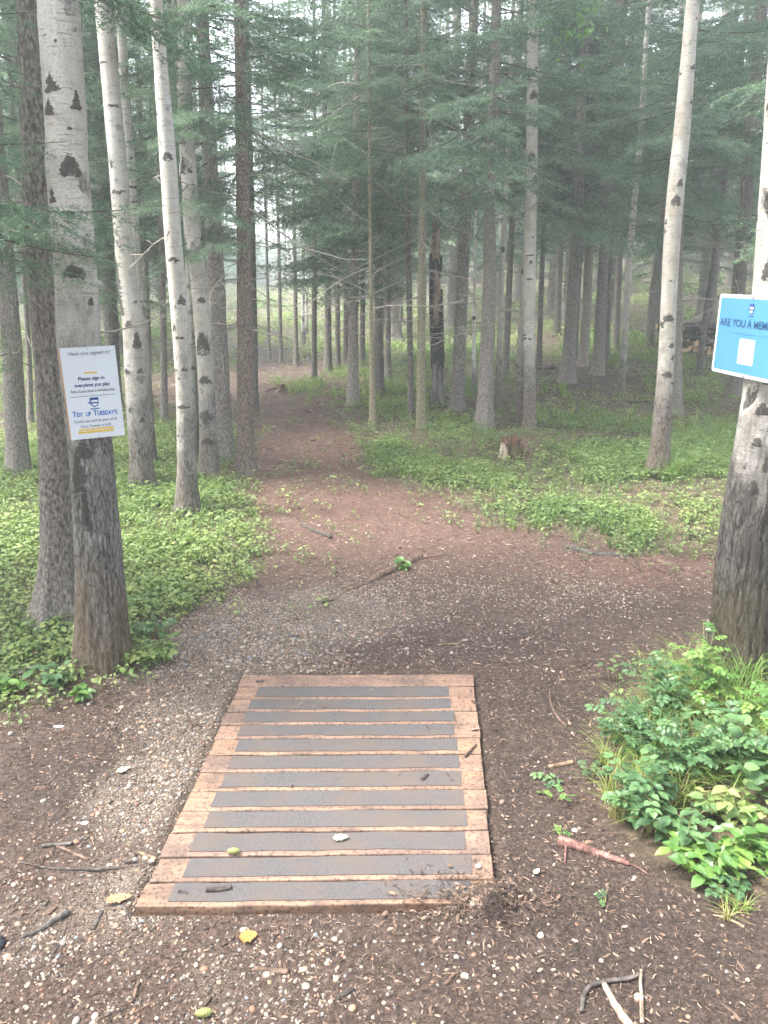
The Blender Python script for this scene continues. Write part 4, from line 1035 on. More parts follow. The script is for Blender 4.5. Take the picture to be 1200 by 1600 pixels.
def chip_protos():
    out = []
    for k in range(6):
        g = Geo(); L = 1.0; w = (0.10, 0.16, 0.28, 0.45, 0.07, 0.05)[k]; h = (0.07, 0.05, 0.05, 0.06, 0.05, 0.04)[k]; r = random.Random(k)
        pts = [(-.5, 0, 0), (-.15, r.uniform(-.08, .08), h * .6), (.2, r.uniform(-.08, .08), h * .5), (.5, r.uniform(-.1, .1), 0)]
        V = []
        for a, (x, y, z) in enumerate(pts):
            ww = w * (0.5 if a in (0, 3) else 1) / 2
            V += [(x, y - ww, z), (x, y, z + h), (x, y + ww, z)]
        F = []
        for a in range(3):
            F += [(a * 3, a * 3 + 3, a * 3 + 4, a * 3 + 1), (a * 3 + 1, a * 3 + 4, a * 3 + 5, a * 3 + 2)]
        g.add(V, None, F); out.append(proto(g))
    return out
CH = chip_protos()
def litter():
    r = np.random.default_rng(22); g = Geo()
    def put(x, y, l0, l1, tl, th, zoff=0.002):
        m = len(x); s = l0 + (l1 - l0) * r.random(m) ** 2
        Mx = rotz(r.uniform(0, 6.28, m)) @ roty(r.normal(0, 0.16, m)) @ rotx(r.normal(0, 0.4, m)) * s[:, None, None]
        pz = np.where(inpad(x, y), PZ + 0.002, Tm(x, y))
        scatter(g, CH, r.choice(6, m, p=[.22, .2, .1, .08, .2, .2]), np.stack([x, y, pz + zoff], -1), Mx, tl + (th - tl) * r.random(m) ** 1.6)
    bareo = lambda x, y: sstep(0.2, .8, bare_amt(x, y)) * (1 - inpad(x, y, -0.005))
    x, y = sample(150000, -2.2, 2.2, 0.95, 3.0, bareo, r); put(x, y, 0.004, 0.016, 0.0, 0.85)
    x, y = sample(3000, -2.2, 2.2, 0.95, 3.0, bareo, r); put(x, y, 0.014, 0.034, 0.1, 0.7)
    x, y = sample(60000, -2.6, 3.0, 2.8, 6.5, bareo, r); put(x, y, 0.006, 0.026, 0.1, 0.95)
    x, y = sample(26000, -6, 8, 6.3, 16, lambda x, y: sstep(0.1, .8, bare_amt(x, y)), r, 1.3); put(x, y, 0.02, 0.075, 0.1, 0.95)
    x, y = sample(45000, -5, 6, 2.4, 9, lambda x, y: 1 - bare_amt(x, y) + 0.2, r); put(x, y, 0.008, 0.04, 0.1, 0.9, 0.005)
    x, y = sample(40000, -9, 12, 9, 22, lambda x, y: 1 - bare_amt(x, y) + 0.2, r, 1.2); put(x, y, 0.02, 0.08, 0.1, 0.9, 0.006)
    # spilled on the pad, mostly along its right side, its gaps and its front right corner
    def dpad(x, y):
        d = sdist(x, y, PADP)
        rgt = sstep(0.30, 0.62, x - 0.04 * y + 0.02)
        crn = np.exp(-(((x - spill_c.x) / 0.22) ** 2 + ((y - spill_c.y) / 0.13) ** 2))
        return (d > 0) * np.clip(0.035 + 0.22 * rgt + 0.12 * np.exp(-d / 0.02) + 1.0 * crn, 0, 1)
    x, y = sample(5200, -0.7, 0.7, 1.55, 3.0, dpad, r); put(x, y, 0.004, 0.014, 0.0, 0.6, 0.003)
    cx = spill_c.x - 0.03 + r.normal(0, 0.10, 1500); cy = spill_c.y + r.normal(0, 0.045, 1500); put(cx, cy, 0.006, 0.022, 0.0, 0.7, 0.008)
    tag(g.obj('forest_litter', M['litter']), 'wood chips, bark crumbs and dry needles scattered over the dirt and pad', 'litter', kind='stuff')
litter()

# ------------------------------------------------------------------ ground cover (uncountable)
def herb_protos(n, leaves, L, Wd, hh, simple, seed):
    out = []
    for k in range(n):
        r = np.random.default_rng(seed + k); g = Geo(); lp = [proto(leaf_geo(L, Wd, 0.12, 0.25, simple=simple))]
        m = int(r.integers(*leaves))
        a = r.uniform(0, 6.28) + np.arange(m) * 2.4 + r.normal(0, .3, m)
        h = hh * r.uniform(0.35, 1.1, m); rad = hh * r.uniform(0.0, 0.5, m)
        pos = np.stack([rad * np.cos(a), rad * np.sin(a), h], -1)
        Mx = rotz(a) @ roty(r.uniform(-0.35, 0.45, m)) @ rotx(r.normal(0, 0.35, m)) * r.uniform(0.6, 1.25, m)[:, None, None]
        scatter(g, lp, np.zeros(m, int), pos, Mx, 0.5 + r.uniform(-.12, .12, m))
        if not simple:
            for p in pos[::2]:
                tube(g, [(0, 0, -0.01), (p[0] * .5, p[1] * .5, p[2] * .6), tuple(p)], 0.0009, 3, 0, 0.35, False)
        out.append(proto(g))
    return out
def grass_protos(n, blades, h, w, seed, lean=0.5):
    out = []
    for k in range(n):
        r = np.random.default_rng(seed + k); g = Geo()
        for _ in range(blades):
            a = r.uniform(0, 6.28); hh = h * r.uniform(0.45, 1.15); le = hh * r.uniform(0.2, 1.0) * lean * 1.4
            o = r.normal(0, h * 0.08, 2); d = np.array([math.cos(a), math.sin(a)]); s = np.array([-d[1], d[0]])
            V = []
            for f in (0, .35, .7, 1):
                c = np.array([o[0] + d[0] * le * f * f, o[1] + d[1] * le * f * f, hh * (f - 0.35 * lean * f ** 3)])
                ww = w * (1 - f * 0.85) * 0.5
                V += [c + np.array([s[0] * ww, s[1] * ww, 0]), c - np.array([s[0] * ww, s[1] * ww, 0])]
            g.add(V, None, [(0, 1, 3, 2), (2, 3, 5, 4), (4, 5, 7, 6)], 0, 0.5 + r.uniform(-.25, .3))
        out.append(proto(g))
    return out
def not_in(x, y, lst, rad):
    k = np.ones(len(x), bool)
    for a, b_ in lst: k &= (x - a) ** 2 + (y - b_) ** 2 > rad * rad
    return k
def cover():
    r = np.random.default_rng(33)
    green = lambda x, y: np.clip(1 - 1.15 * bare_amt(x, y), 0, 1) * (0.10 + 0.30 * (x < 0) * (y < 8) + 0.9 * sstep(-0.20, 0.35, fbm(x * 1.6, y * 1.6, 0, 91, 4)))
    edge = lambda x, y: 0.03 * (y > 3.3) * sstep(0.2, -0.6, sdist(x, y, BARE) - 0.5) 
    dens = lambda x, y: green(x, y) + edge(x, y)
    nearp = herb_protos(12, (4, 10), 0.020, 0.0125, 0.060, False, 700)
    midp = herb_protos(8, (5, 11), 0.028, 0.017, 0.080, True, 720)
    farp = herb_protos(8, (5, 9), 0.062, 0.038, 0.13, True, 740)
    g = Geo()
    for (n, x0, x1, y0, y1, pr, bias) in ((74000, -3.6, 5.0, 2.4, 7.2, nearp, 1.0), (62000, -7, 9, 7.0, 15, midp, 1.15), (48000, -16, 20, 14.5, 46, farp, 1.5)):
        x, y = sample(n, x0, x1, y0, y1, dens, r, bias); k = np.abs(x) < 0.55 * y + 1.2; x, y = x[k], y[k]; m = len(x)
        Mx = rotz(r.uniform(0, 6.28, m)) @ rotx(r.normal(0, 0.12, m)) * r.uniform(0.6, 1.35, m)[:, None, None]
        ti = 0.50 + 0.5 * fbm(x * 0.8, y * 0.8, 0, 95, 3) + r.uniform(-.28, .28, m)
        scatter(g, pr, r.integers(0, len(pr), m), np.stack([x, y, Tm(x, y)], -1), Mx, ti)
    tag(g.obj('ground_cover', M['herb']), 'low green leafy herbs covering the forest floor beside the path', 'ground cover', kind='stuff')
    g = Geo()
    gp = grass_protos(8, 9, 0.13, 0.0035, 760, 0.8); gf = grass_protos(6, 9, 0.20, 0.010, 780, 0.7)
    gd = lambda x, y: green(x, y) * sstep(-0.2, 0.4, fbm(x * 0.9 + 7, y * 0.9, 0, 97, 3))
    for (n, x0, x1, y0, y1, pr, bias) in ((16000, -3.6, 5.0, 2.4, 8, gp, 1.0), (24000, -11, 14, 8, 30, gf, 1.5)):
        x, y = sample(n, x0, x1, y0, y1, gd, r, bias); k = np.abs(x) < 0.55 * y + 1.2; x, y = x[k], y[k]; m = len(x)
        Mx = rotz(r.uniform(0, 6.28, m)) * r.uniform(0.6, 1.3, m)[:, None, None]
        scatter(g, pr, r.integers(0, len(pr), m), np.stack([x, y, Tm(x, y)], -1), Mx, 0.45 + r.uniform(-.3, .3, m))
    tag(g.obj('grass', M['grass']), 'thin grass growing between the herbs beside the path', 'grass', kind='stuff')
cover()

# ------------------------------------------------------------------ flat lettering and signs
def flatm(name, col, rough=0.55):
    return mat_plain(name, col, rough, 0.3, 0.03, 8)
M['paper'] = flatm('laminated_paper', (0.42, 0.45, 0.49), 0.5)
M['orange_edge'] = flatm('orange_edge', (0.36, 0.19, 0.09))
M['ink_grey'] = flatm('ink_grey', (0.07, 0.075, 0.10))
M['ink_purple'] = flatm('ink_purple', (0.05, 0.04, 0.14))
M['ink_blue'] = flatm('ink_blue', (0.05, 0.12, 0.36))
M['ink_yellow'] = flatm('ink_yellow', (0.48, 0.31, 0.03))
M['ink_navy'] = flatm('ink_navy', (0.03, 0.07, 0.20))
M['ink_white'] = flatm('ink_white', (0.46, 0.48, 0.51))
M['sign_blue'] = flatm('sign_blue', (0.060, 0.185, 0.32), 0.5)
M['sign_text'] = flatm('sign_text', (0.015, 0.05, 0.12))
M['sign_small'] = flatm('sign_small_text', (0.05, 0.16, 0.28))
M['nail'] = flatm('nail', (0.25, 0.25, 0.26), 0.4)
FACE = Matrix.Rotation(R(90), 4, 'X')
def text(parent, s, x0, x1, zc, h, mat, y=-0.0012, bold=0.0, name='lettering'):
    """one line of letters between x0 and x1 (local metres), cap height h, centred on height zc"""
    cu = bpy.data.curves.new('t', 'FONT'); cu.body = s; cu.size = 1.0; cu.offset = bold; cu.extrude = 0.0
    cu.resolution_u = 3
    ob = bpy.data.objects.new('t', cu); COL.objects.link(ob)
    bpy.context.view_layer.update()
    me = bpy.data.meshes.new_from_object(ob.evaluated_get(bpy.context.evaluated_depsgraph_get()))
    bpy.data.objects.remove(ob); bpy.data.curves.remove(cu)
    V = np.array([v.co[:] for v in me.vertices]); a, b_ = V[:, 0].min(), V[:, 0].max()
    sx = (x1 - x0) / (b_ - a); sz = h / 0.70
    for v in me.vertices: v.co = (x0 + (v.co.x - a) * sx, y, zc - h / 2 + v.co.y * sz)
    me.materials.clear(); me.materials.append(M[mat]); me.update()
    return link(name, me, parent, (0, 0, 0))
def shape(parent, name, pts, mat, y, th=0.0006):
    n = len(pts); V = [(x, y, z) for x, z in pts] + [(x, y + th, z) for x, z in pts]
    me = bpy.data.meshes.new(name)
    me.from_pydata(V, [], [list(range(n)), list(range(2 * n - 1, n - 1, -1))] + [[i, i + n, (i + 1) % n + n, (i + 1) % n] for i in range(n)])
    me.materials.append(M[mat]); me.update()
    return link(name, me, parent, (0, 0, 0))
def rect(x0, x1, z0, z1): return [(x0, z0), (x1, z0), (x1, z1), (x0, z1)]
def crest(parent, cx, cz, w, y):
    h = w * 1.15
    sh = [(-.5, .35), (-.42, .5), (.5, .5), (.5, -.02), (.40, -.28), (.2, -.45), (0, -.52), (-.2, -.45), (-.40, -.28), (-.48, -.02)]
    shape(parent, 'crest', [(cx + a * w, cz + b_ * h) for a, b_ in reversed(sh)][::-1], 'ink_navy', y)
    fl = [(-.78, .12), (-.5, .02), (-.46, -.22), (-.62, -.12)]
    shape(parent, 'crest', [(cx + a * w, cz + b_ * h) for a, b_ in fl][::-1], 'ink_blue', y - 0.0001)
    shape(parent, 'crest_bar', [(cx + a * w, cz + b_ * h) for a, b_ in rect(-.32, .40, .02, .20)], 'ink_white', y - 0.0007)
    arc = [(-.26, -.14)] + [(.02 + .30 * math.cos(t), -.14 - .24 * math.sin(t)) for t in np.linspace(math.pi, 0, 9)]
    shape(parent, 'crest_smile', [(cx + a * w, cz + b_ * h) for a, b_ in arc[1:]], 'ink_white', y - 0.0007)
    shape(parent, 'crest_ribbon', [(cx + a * w, cz + b_ * h) for a, b_ in rect(-.5, .5, -.72, -.62)], 'ink_navy', y)

def poster():
    a = R(26)         # the sheet is turned to face the tee pad
    p = at_plane(145, 620, LB[1] - 0.16); x, y, r = LAX(p.z - LB[2])
    n = np.array([math.sin(a), -math.cos(a), 0])
    c = np.array([LB[0] + x, LB[1] + y, p.z]) + n * (r * 1.10 + 0.006) + np.array([math.cos(a), math.sin(a), 0]) * 0.022
    root = empty('poster', c, 'white laminated notice with blue lettering nailed to the left birch', 'poster', None, (0, R(-1.0), a))
    w, h = 0.184, 0.322
    g = Geo()
    def box(x0, x1, y0, y1, z0, z1):
        V = [(x, y, z) for z in (z0, z1) for y in (y0, y1) for x in (x0, x1)]
        return V, [(0, 2, 3, 1), (4, 5, 7, 6), (0, 1, 5, 4), (2, 6, 7, 3), (0, 4, 6, 2), (1, 3, 7, 5)]
    V, F = box(-w / 2 - 0.004, w / 2 - 0.003, 0.003, 0.011, -h / 2 + 0.002, h / 2 - 0.004); g.add(V, None, F); g.obj('backing_board', M['orange_edge'], root, (0, 0, 0))
    # laminated sheet with a faint curl
    g = Geo(); nx_, nz_ = 12, 14
    X, Z = np.meshgrid(np.linspace(-w / 2, w / 2, nx_), np.linspace(-h / 2, h / 2, nz_))
    Yc = 0.0 + 0.0 * X
    V = np.vstack([np.stack([X, Yc, Z], -1).reshape(-1, 3), np.stack([X, Yc + 0.0015, Z], -1).reshape(-1, 3)])
    i = np.arange(nz_ - 1)[:, None] * nx_; j = np.arange(nx_ - 1)[None]
    F = np.stack([i + j, i + j + 1, i + nx_ + j + 1, i + nx_ + j], -1).reshape(-1, 4)
    g.add(V, None, np.vstack([F, F[:, ::-1] + nx_ * nz_])); g.obj('sheet', M['paper'], root, (0, 0, 0))
    fx = lambda f: -w / 2 + f * w; fz = lambda f: h / 2 - f * h
    y = -0.0012
    text(root, 'Have you signed in?', fx(.14), fx(.90), fz(.062), .0135, 'ink_grey', y)
    shape(root, 'yellow_line', rect(fx(.38), fx(.62), fz(.283), fz(.268)), 'ink_yellow', y)
    text(root, 'Please sign in', fx(.26), fx(.74), fz(.335), .0125, 'ink_purple', y, 0.025)
    text(root, 'everytime you play', fx(.18), fx(.83), fz(.405), .0125, 'ink_purple', y, 0.025)
    text(root, 'Even if you have a membership', fx(.10), fx(.91), fz(.468), .0100, 'ink_grey', y)
    shape(root, 'underline', rect(fx(.10), fx(.91), fz(.484), fz(.481)), 'ink_grey', y)
    shape(root, 'divider', rect(fx(.08), fx(.90), fz(.530), fz(.526)), 'ink_grey', y)
    crest(root, fx(.50), fz(.60), .030, y)
    zc = .725
    for s, a0, a1, hh in (('T', .08, .145, .019), ('IDY', .15, .265, .0145), ('UP', .32, .415, .0145), ('T', .46, .525, .019), ("UESDAY'S", .53, .90, .0145)):
        text(root, s, fx(a0), fx(a1), fz(zc) + (hh - .0145) / 2, hh, 'ink_blue', y, 0.03)
    text(root, 'Come out and be part of it!', fx(.09), fx(.88), fz(.800), .0110, 'ink_grey', y)
    text(root, 'Every Tuesday at 6:30', fx(.20), fx(.76), fz(.858), .0100, 'ink_grey', y)
    shape(root, 'yellow_line', rect(fx(.16), fx(.80), fz(.905), fz(.888)), 'ink_yellow', y)
    shape(root, 'yellow_line', rect(fx(.14), fx(.80), fz(.937), fz(.915)), 'ink_yellow', y)
    for zz in (.02, .98):
        g = Geo(); tube(g, [(fx(.5), -0.004, fz(zz)), (fx(.5), 0.002, fz(zz))], 0.0025, 8); g.obj('nail', M['nail'], root, (0, 0, 0))
poster()

def blue_sign():
    # u runs from the far left edge to the near right edge of the board
    th = R(8); u = np.array([math.sin(th), -math.cos(th), 0]); n = np.array([-math.cos(th), -math.sin(th), 0])
    z = at_plane(1190, 528, RB[1] - 0.05).z
    x, y, r = RAX(z - RB[2])
    c = np.array([RB[0] + x + 0.024, RB[1] + y, z]) + n * (r + 0.034)
    root = empty('blue_sign', c, 'light blue board with white border fixed to the right birch', 'sign', None, (0, 0, math.atan2(u[1], u[0])))
    w, h = 0.41, 0.272
    c_ = 0.008
    out = [(-w/2 + c_, -h/2), (w/2 - c_, -h/2), (w/2, -h/2 + c_), (w/2, h/2 - c_), (w/2 - c_, h/2), (-w/2 + c_, h/2), (-w/2, h/2 - c_), (-w/2, -h/2 + c_)]
    shape(root, 'board', out, 'ink_white', -0.004, 0.004)
    m = 0.012
    shape(root, 'blue_field', rect(-w/2 + m, w/2 - m, -h/2 + m, h/2 - m), 'sign_blue', -0.0048, 0.0006)
    y = -0.0062
    crest(root, 0.0, h * .335, .030, y + 0.0003)
    text(root, 'ARE YOU A MEMBER?', -.182, .175, h * .155, .0245, 'sign_text', y, 0.015)
    text(root, 'How To Join: Scan the code, get a tag', -.115, .15, h * .035, .0065, 'sign_small', y)
    shape(root, 'code_panel', rect(-.045, .045, -h * .34, -h * .03), 'ink_white', y)
    text(root, 'for membership info', -.055, .045, -h * .395, .005, 'sign_small', y)
    for zz in (h / 2 - .006, -h / 2 + .006):
        g = Geo(); tube(g, [(0.0, -0.009, zz), (0.0, -0.002, zz)], 0.004, 10); g.obj('nail', M['nail'], root, (0, 0, 0))
blue_sign()

# ------------------------------------------------------------------ shrubs, tufts and single plants
def frame(d, roll=0.0):
    d = np.array(d, float); d /= np.linalg.norm(d)
    s = np.cross([0, 0, 1.0], d); s /= np.linalg.norm(s) + 1e-9; u = np.cross(d, s)
    c, q = math.cos(roll), math.sin(roll)
    return np.stack([d, c * s + q * u, -q * s + c * u], -1)
def compound(L, n, ll, lw, seed):
    r = np.random.default_rng(seed); g = Geo(); lp = proto(leaf_geo(ll, lw, 0.14, 0.22))
    pts = [(L * t, 0, -0.18 * L * t * t) for t in np.linspace(0, 1, 6)]
    tube(g, pts, np.linspace(.0012, .0006, 6), 3, 0, 0.3, False)
    P, Q = [], []
    for k in range(n):
        t = 0.35 + 0.6 * k / max(1, n - 1)
        for sdn in (-1, 1):
            P.append((L * t, 0, -0.18 * L * t * t)); Q.append(frame((math.cos(R(62)), sdn * math.sin(R(62)), r.uniform(-.15, .12)), sdn * r.uniform(-.1, .4)) * r.uniform(.8, 1.1))
    P.append((L, 0, -.18 * L)); Q.append(frame((1, r.uniform(-.1, .1), -.25)) * 1.1)
    scatter(g, [lp], np.zeros(len(P), int), np.array(P), np.array(Q), np.full(len(P), .5) + r.uniform(-.1, .1, len(P)))
    return proto(g)
ROSE = [compound(.050, 3, .020, .014, 800 + i) for i in range(5)]
SERV = [compound(.045, 2, .026, .020, 820 + i) for i in range(5)]
BIGL = [proto(leaf_geo(.052, .037, .1, .2, t)) for t in (-.1, 0, .1)]
OVAL = [proto(leaf_geo(.042, .026, .12, .35, t)) for t in (-.12, 0, .14)]
def shrub(name, px, py, stems, h, spread, leaves, mat, label, cat='shrub', scale=1.0, bias=None, per=(6, 10), dens=1.0, group=None, seed=0):
    r = np.random.default_rng(9000 + seed + int(px) * 3 + int(py)); b0 = on_ground(px, py); root = empty(name, b0, label, cat, group)
    gs, gl = Geo(), Geo(); P, Q = [], []
    for k in range(stems):
        a = r.uniform(0, 6.28) if bias is None else r.normal(bias, 1.0)
        hh = h * r.uniform(.5, 1.1); le = spread * r.uniform(.2, 1.0)
        o = np.array([*r.normal(0, spread * .18, 2), 0]); o[2] = float(Tm(b0[0] + o[0], b0[1] + o[1])) - b0[2]
        e = o + np.array([math.cos(a) * le, math.sin(a) * le, hh])
        mid = (o + e) / 2 + np.array([0, 0, hh * .18]) + r.normal(size=3) * .012
        pts = smooth_path([o, mid, e], 9)
        tube(gs, pts, np.linspace(.0022, .0009, 9), 4, 0, .5, False)
        m = int(r.integers(*per) * dens * 1.35)
        for q in range(m):
            t = .25 + .75 * (q + r.random() * .5) / m; p = np.array([np.interp(t, np.linspace(0, 1, 9), pts[:, c]) for c in range(3)])
            aa = a + q * 2.4 + r.normal() * .4 if t < .9 else a
            d = (math.cos(aa), math.sin(aa), r.uniform(-.05, .55)); P.append(p); Q.append(frame(d, r.normal() * .3) * scale * r.uniform(.7, 1.2))
    tube_ok = gs.obj('stem', M['stem'], root, (0, 0, 0))
    n = len(P); scatter(gl, leaves, r.integers(0, len(leaves), n), np.array(P), np.array(Q), r.uniform(.2, .85, n))
    gl.obj('foliage', M[mat], root, (0, 0, 0))
    return root
M['stem'] = mat_plain('stem', (0.13, 0.12, 0.05), 0.6, 0.3, 0.3, 60)
shrub('wild_rose', 1045, 1125, 7, .24, .15, ROSE, 'rose_leaf', 'blue green shrub arching highest left of the blue sign birch', seed=1, bias=2.4)
shrub('wild_rose', 1112, 1105, 7, .25, .14, ROSE, 'bright_leaf', 'yellowish green shrub standing right against the foot of the sign birch', seed=2, bias=2.0)
shrub('wild_rose', 1005, 1180, 7, .15, .11, ROSE, 'rose_leaf', 'low small leaved shrub spilling over the left edge of the green mound', seed=3, bias=2.8)
shrub('wild_rose', 1050, 1215, 9, .22, .16, ROSE, 'rose_leaf', 'dense small leaved shrub in the middle of the green mound', seed=4)
shrub('wild_rose', 1130, 1190, 7, .22, .14, SERV, 'rose_leaf', 'shrub with round leaflets in front of the sign birch foot', seed=5)
shrub('wild_rose', 1018, 1285, 8, .15, .11, SERV, 'rose_leaf', 'round leaved shrub leaning out above the red barked branch', seed=6, bias=2.9)
shrub('broadleaf_shrub', 1185, 1240, 8, .26, .15, BIGL, 'rose_leaf', 'tall shrub with large blue green leaves at the right edge', seed=7, per=(5, 8))
shrub('wild_rose', 1175, 1130, 6, .22, .13, ROSE, 'bright_leaf', 'light green shrub at the right edge over the mound top', seed=8)
shrub('leafy_plant', 1070, 1320, 8, .10, .12, OVAL, 'rose_leaf', 'plant with pointed dark green leaves beside the bright oval leaved ones', 'plant', seed=9, per=(6, 9))
shrub('leafy_plant', 1105, 1362, 11, .09, .11, OVAL, 'bright_leaf', 'bright green oval leaved plant lowest in the green mound', 'plant', seed=10, per=(6, 9))
shrub('leafy_plant', 1172, 1352, 9, .10, .11, OVAL, 'bright_leaf', 'bright oval leaved plant at the right edge of the mound foot', 'plant', seed=11, per=(6, 9))
shrub('leafy_plant', 1150, 1290, 8, .14, .12, OVAL, 'herb', 'mid green oval leaved plant halfway down the mound', 'plant', seed=12, per=(6, 9))
shrub('leafy_plant', 1145, 1395, 2, .03, .04, SERV, 'rose_leaf', 'tiny blue green sprig at the very foot of the mound', 'plant', seed=13, per=(3, 5), scale=.8)
shrub('leafy_plant', 862, 1222, 2, .03, .07, SERV, 'rose_leaf', 'small sprig right of the pad near a pale bark strip', 'plant', seed=14, per=(3, 4), scale=.55, bias=3.1)
shrub('leafy_plant', 868, 1255, 2, .03, .05, ROSE, 'bright_leaf', 'tiny light sprig just below the sprig right of the pad', 'plant', seed=15, per=(2, 4), scale=.5)
shrub('leafy_plant', 930, 1215, 3, .05, .06, ROSE, 'rose_leaf', 'small sprig at the left rim of the green mound', 'plant', seed=16, per=(3, 5), scale=.65)
shrub('leafy_plant', 950, 1412, 2, .02, .04, ROSE, 'rose_leaf', 'tiny pale sprig on dark dirt below the red barked branch', 'plant', seed=17, per=(2, 3), scale=.4)
shrub('leafy_plant', 876, 1303, 2, .02, .03, ROSE, 'bright_leaf', 'tiny yellow green sprig above the thick end of the red barked branch', 'plant', seed=18, per=(2, 3), scale=.45)
shrub('leafy_plant', 15, 1088, 4, .08, .08, BIGL, 'bright_leaf', 'plant with large pale leaves cut by the left edge', 'plant', seed=19, per=(3, 5))
shrub('leafy_plant', 85, 1072, 5, .10, .10, BIGL, 'rose_leaf', 'plant with broad dull green leaves beside the two grey stones', 'plant', seed=20, per=(3, 6), scale=.9)
shrub('leafy_plant', 128, 1092, 5, .05, .05, OVAL, 'bright_leaf', 'bright green seedling in front of the poster birch', 'plant', seed=21, per=(4, 6))
shrub('leafy_plant', 245, 1030, 5, .09, .07, SERV, 'herb', 'small green plant on gravel right of the poster birch foot', 'plant', seed=22, per=(4, 6))
shrub('leafy_plant', 232, 1000, 5, .10, .08, ROSE, 'rose_leaf', 'shady green plant tight behind the poster birch on its right', 'plant', seed=23, per=(4, 6))
shrub('leafy_plant', 60, 1020, 4, .06, .06, ROSE, 'herb', 'small plant on the brown mound before the dark spruce', 'plant', seed=24, per=(3, 5))
shrub('leafy_plant', 632, 886, 4, .04, .09, OVAL, 'bright_leaf', 'light green weed on the half buried root across the path', 'plant', seed=25, per=(4, 6), scale=1.1)
shrub('leafy_plant', 512, 945, 2, .02, .05, OVAL, 'herb', 'dark green leaf sprig lying on pale gravel behind the pad', 'plant', seed=26, per=(2, 3), scale=.9)
for i, (px, py, n, h, lb) in enumerate([(1000, 1160, 3, .17, 'yellowing grass tuft hanging over the left slope of the mound'), (1065, 1085, 3, .20, 'tall green grass tuft behind the arching blue green shrub'), (965, 1200, 2, .15, 'straw coloured grass tuft at the left rim of the mound'),
        (975, 1255, 3, .13, 'grass tuft with bent tan blades above the red barked branch'), (1095, 1175, 3, .19, 'grass tuft among the leaves in the middle of the mound'), (1140, 1085, 3, .24, 'long bladed grass tuft at the foot of the sign birch'), (1185, 1200, 2, .18, 'grass tuft near the right edge of the mound'),
        (298, 800, 2, .28, 'upright green grass tuft at the foot of the nearest left birch'), (1042, 745, 3, .26, 'grass tuft at the foot of the big leaning aspen'), (178, 1036, 2, .13, 'thin grass tuft growing at the root of the poster birch'), (1025, 1205, 2, .16, 'green grass tuft left of the dense small leaved shrub'), (1080, 1250, 2, .15, 'grass tuft sprouting above the bright oval leaved plant'), (1020, 1110, 3, .17, 'straw coloured grass tuft below the arching blue green shrub'), (1165, 1150, 2, .2, 'tall loose grass tuft before the right edge stem'), (1180, 1440, 1, .07, 'dry pale grass tuft on the dirt at the right edge')]):
    r = np.random.default_rng(4000 + i); b0 = on_ground(px, py); g = Geo(); pr = grass_protos(4, 26, h, .0038 if py > 900 else .008, 4100 + i * 7, 0.95)
    m = n * 3; P = np.zeros((m, 3)); P[:, :2] = r.normal(0, .035 * n ** .5, (m, 2)); P[:, 2] = Tm(b0[0] + P[:, 0], b0[1] + P[:, 1]) - b0[2]
    base_t = 0.75 if ('straw' in lb or 'tan' in lb or 'dry' in lb) else 0.5
    scatter(g, pr, r.integers(0, 4, m), P, rotz(r.uniform(0, 6.28, m)) * r.uniform(.7, 1.1, m)[:, None, None], base_t + r.uniform(-.15, .2, m))
    o = g.obj('grass_tuft', M['grass'], None, b0); tag(o, lb, 'grass tuft')

# ------------------------------------------------------------------ sticks, roots, bark
def stick_mat(name, a, b_, c_):
    b = MB(name); n = b.noise(b.coord((50, 50, 50)), 1.0, 5, 0.65)
    c = b.ramp(n, [(0.35, a), (0.5, b_), (0.68, c_)])
    M[name] = b.done(b.bsdf(c, 0.8, b.bump(n, 0.8, 0.004), 0.25))
stick_mat('stick_dark', (0.022, 0.018, 0.016), (0.055, 0.045, 0.040), (0.11, 0.095, 0.085))
stick_mat('stick_brown', (0.04, 0.026, 0.020), (0.095, 0.062, 0.046), (0.18, 0.125, 0.095))
stick_mat('stick_grey', (0.035, 0.030, 0.027), (0.085, 0.073, 0.066), (0.16, 0.14, 0.125))
stick_mat('stick_red', (0.05, 0.024, 0.020), (0.125, 0.060, 0.050), (0.24, 0.155, 0.135))
stick_mat('stick_pale', (0.08, 0.055, 0.04), (0.26, 0.20, 0.15), (0.40, 0.33, 0.27))
stick_mat('stick_tan', (0.07, 0.045, 0.03), (0.18, 0.12, 0.08), (0.30, 0.22, 0.155))
def stick(name, pts, r0, r1, mat, label, cat, lift=0.6, onpad=False, extra=None, rough=0.35, sink=0.0):
    """pts in photo pixels; r0, r1 radius in photo pixels at both ends"""
    P = []
    for (px, py) in pts:
        p = np.array(flat(px, py, PZ + 0.003)) if onpad else on_ground(px, py)
        P.append(p)
    P = np.array(P); k = depth(P[0]) / FPX
    n = max(10, len(P) * 6); Q = smooth_path(P, n); rad = np.linspace(r0, r1, n) * k
    Q[:, 2] += rad * lift - sink
    rr = np.random.default_rng(len(label) + int(pts[0][0])); Q += np.stack([np.cumsum(rr.normal(0, .0006, n)), np.cumsum(rr.normal(0, .0006, n)), np.zeros(n)], -1) 
    b0 = Q[n // 2].copy(); g = Geo(); tube(g, Q - b0, rad, 9, 0, .5, True, rough, int(pts[0][0]))
    for (t, dpx, dpy, rw) in (extra or []):
        q = Q[int(t * (n - 1))] - b0; e0 = on_ground(dpx, dpy) - b0; e0[2] += 0.004
        tube(g, smooth_path([q, (q + e0) / 2 + rr.normal(size=3) * .006, e0], 6), np.linspace(rw, rw * .4, 6) * k, 6, 0, .5, True, rough, 5)
    o = g.obj(name, M[mat], None, b0, smooth=True)
    return tag(o, label, cat)
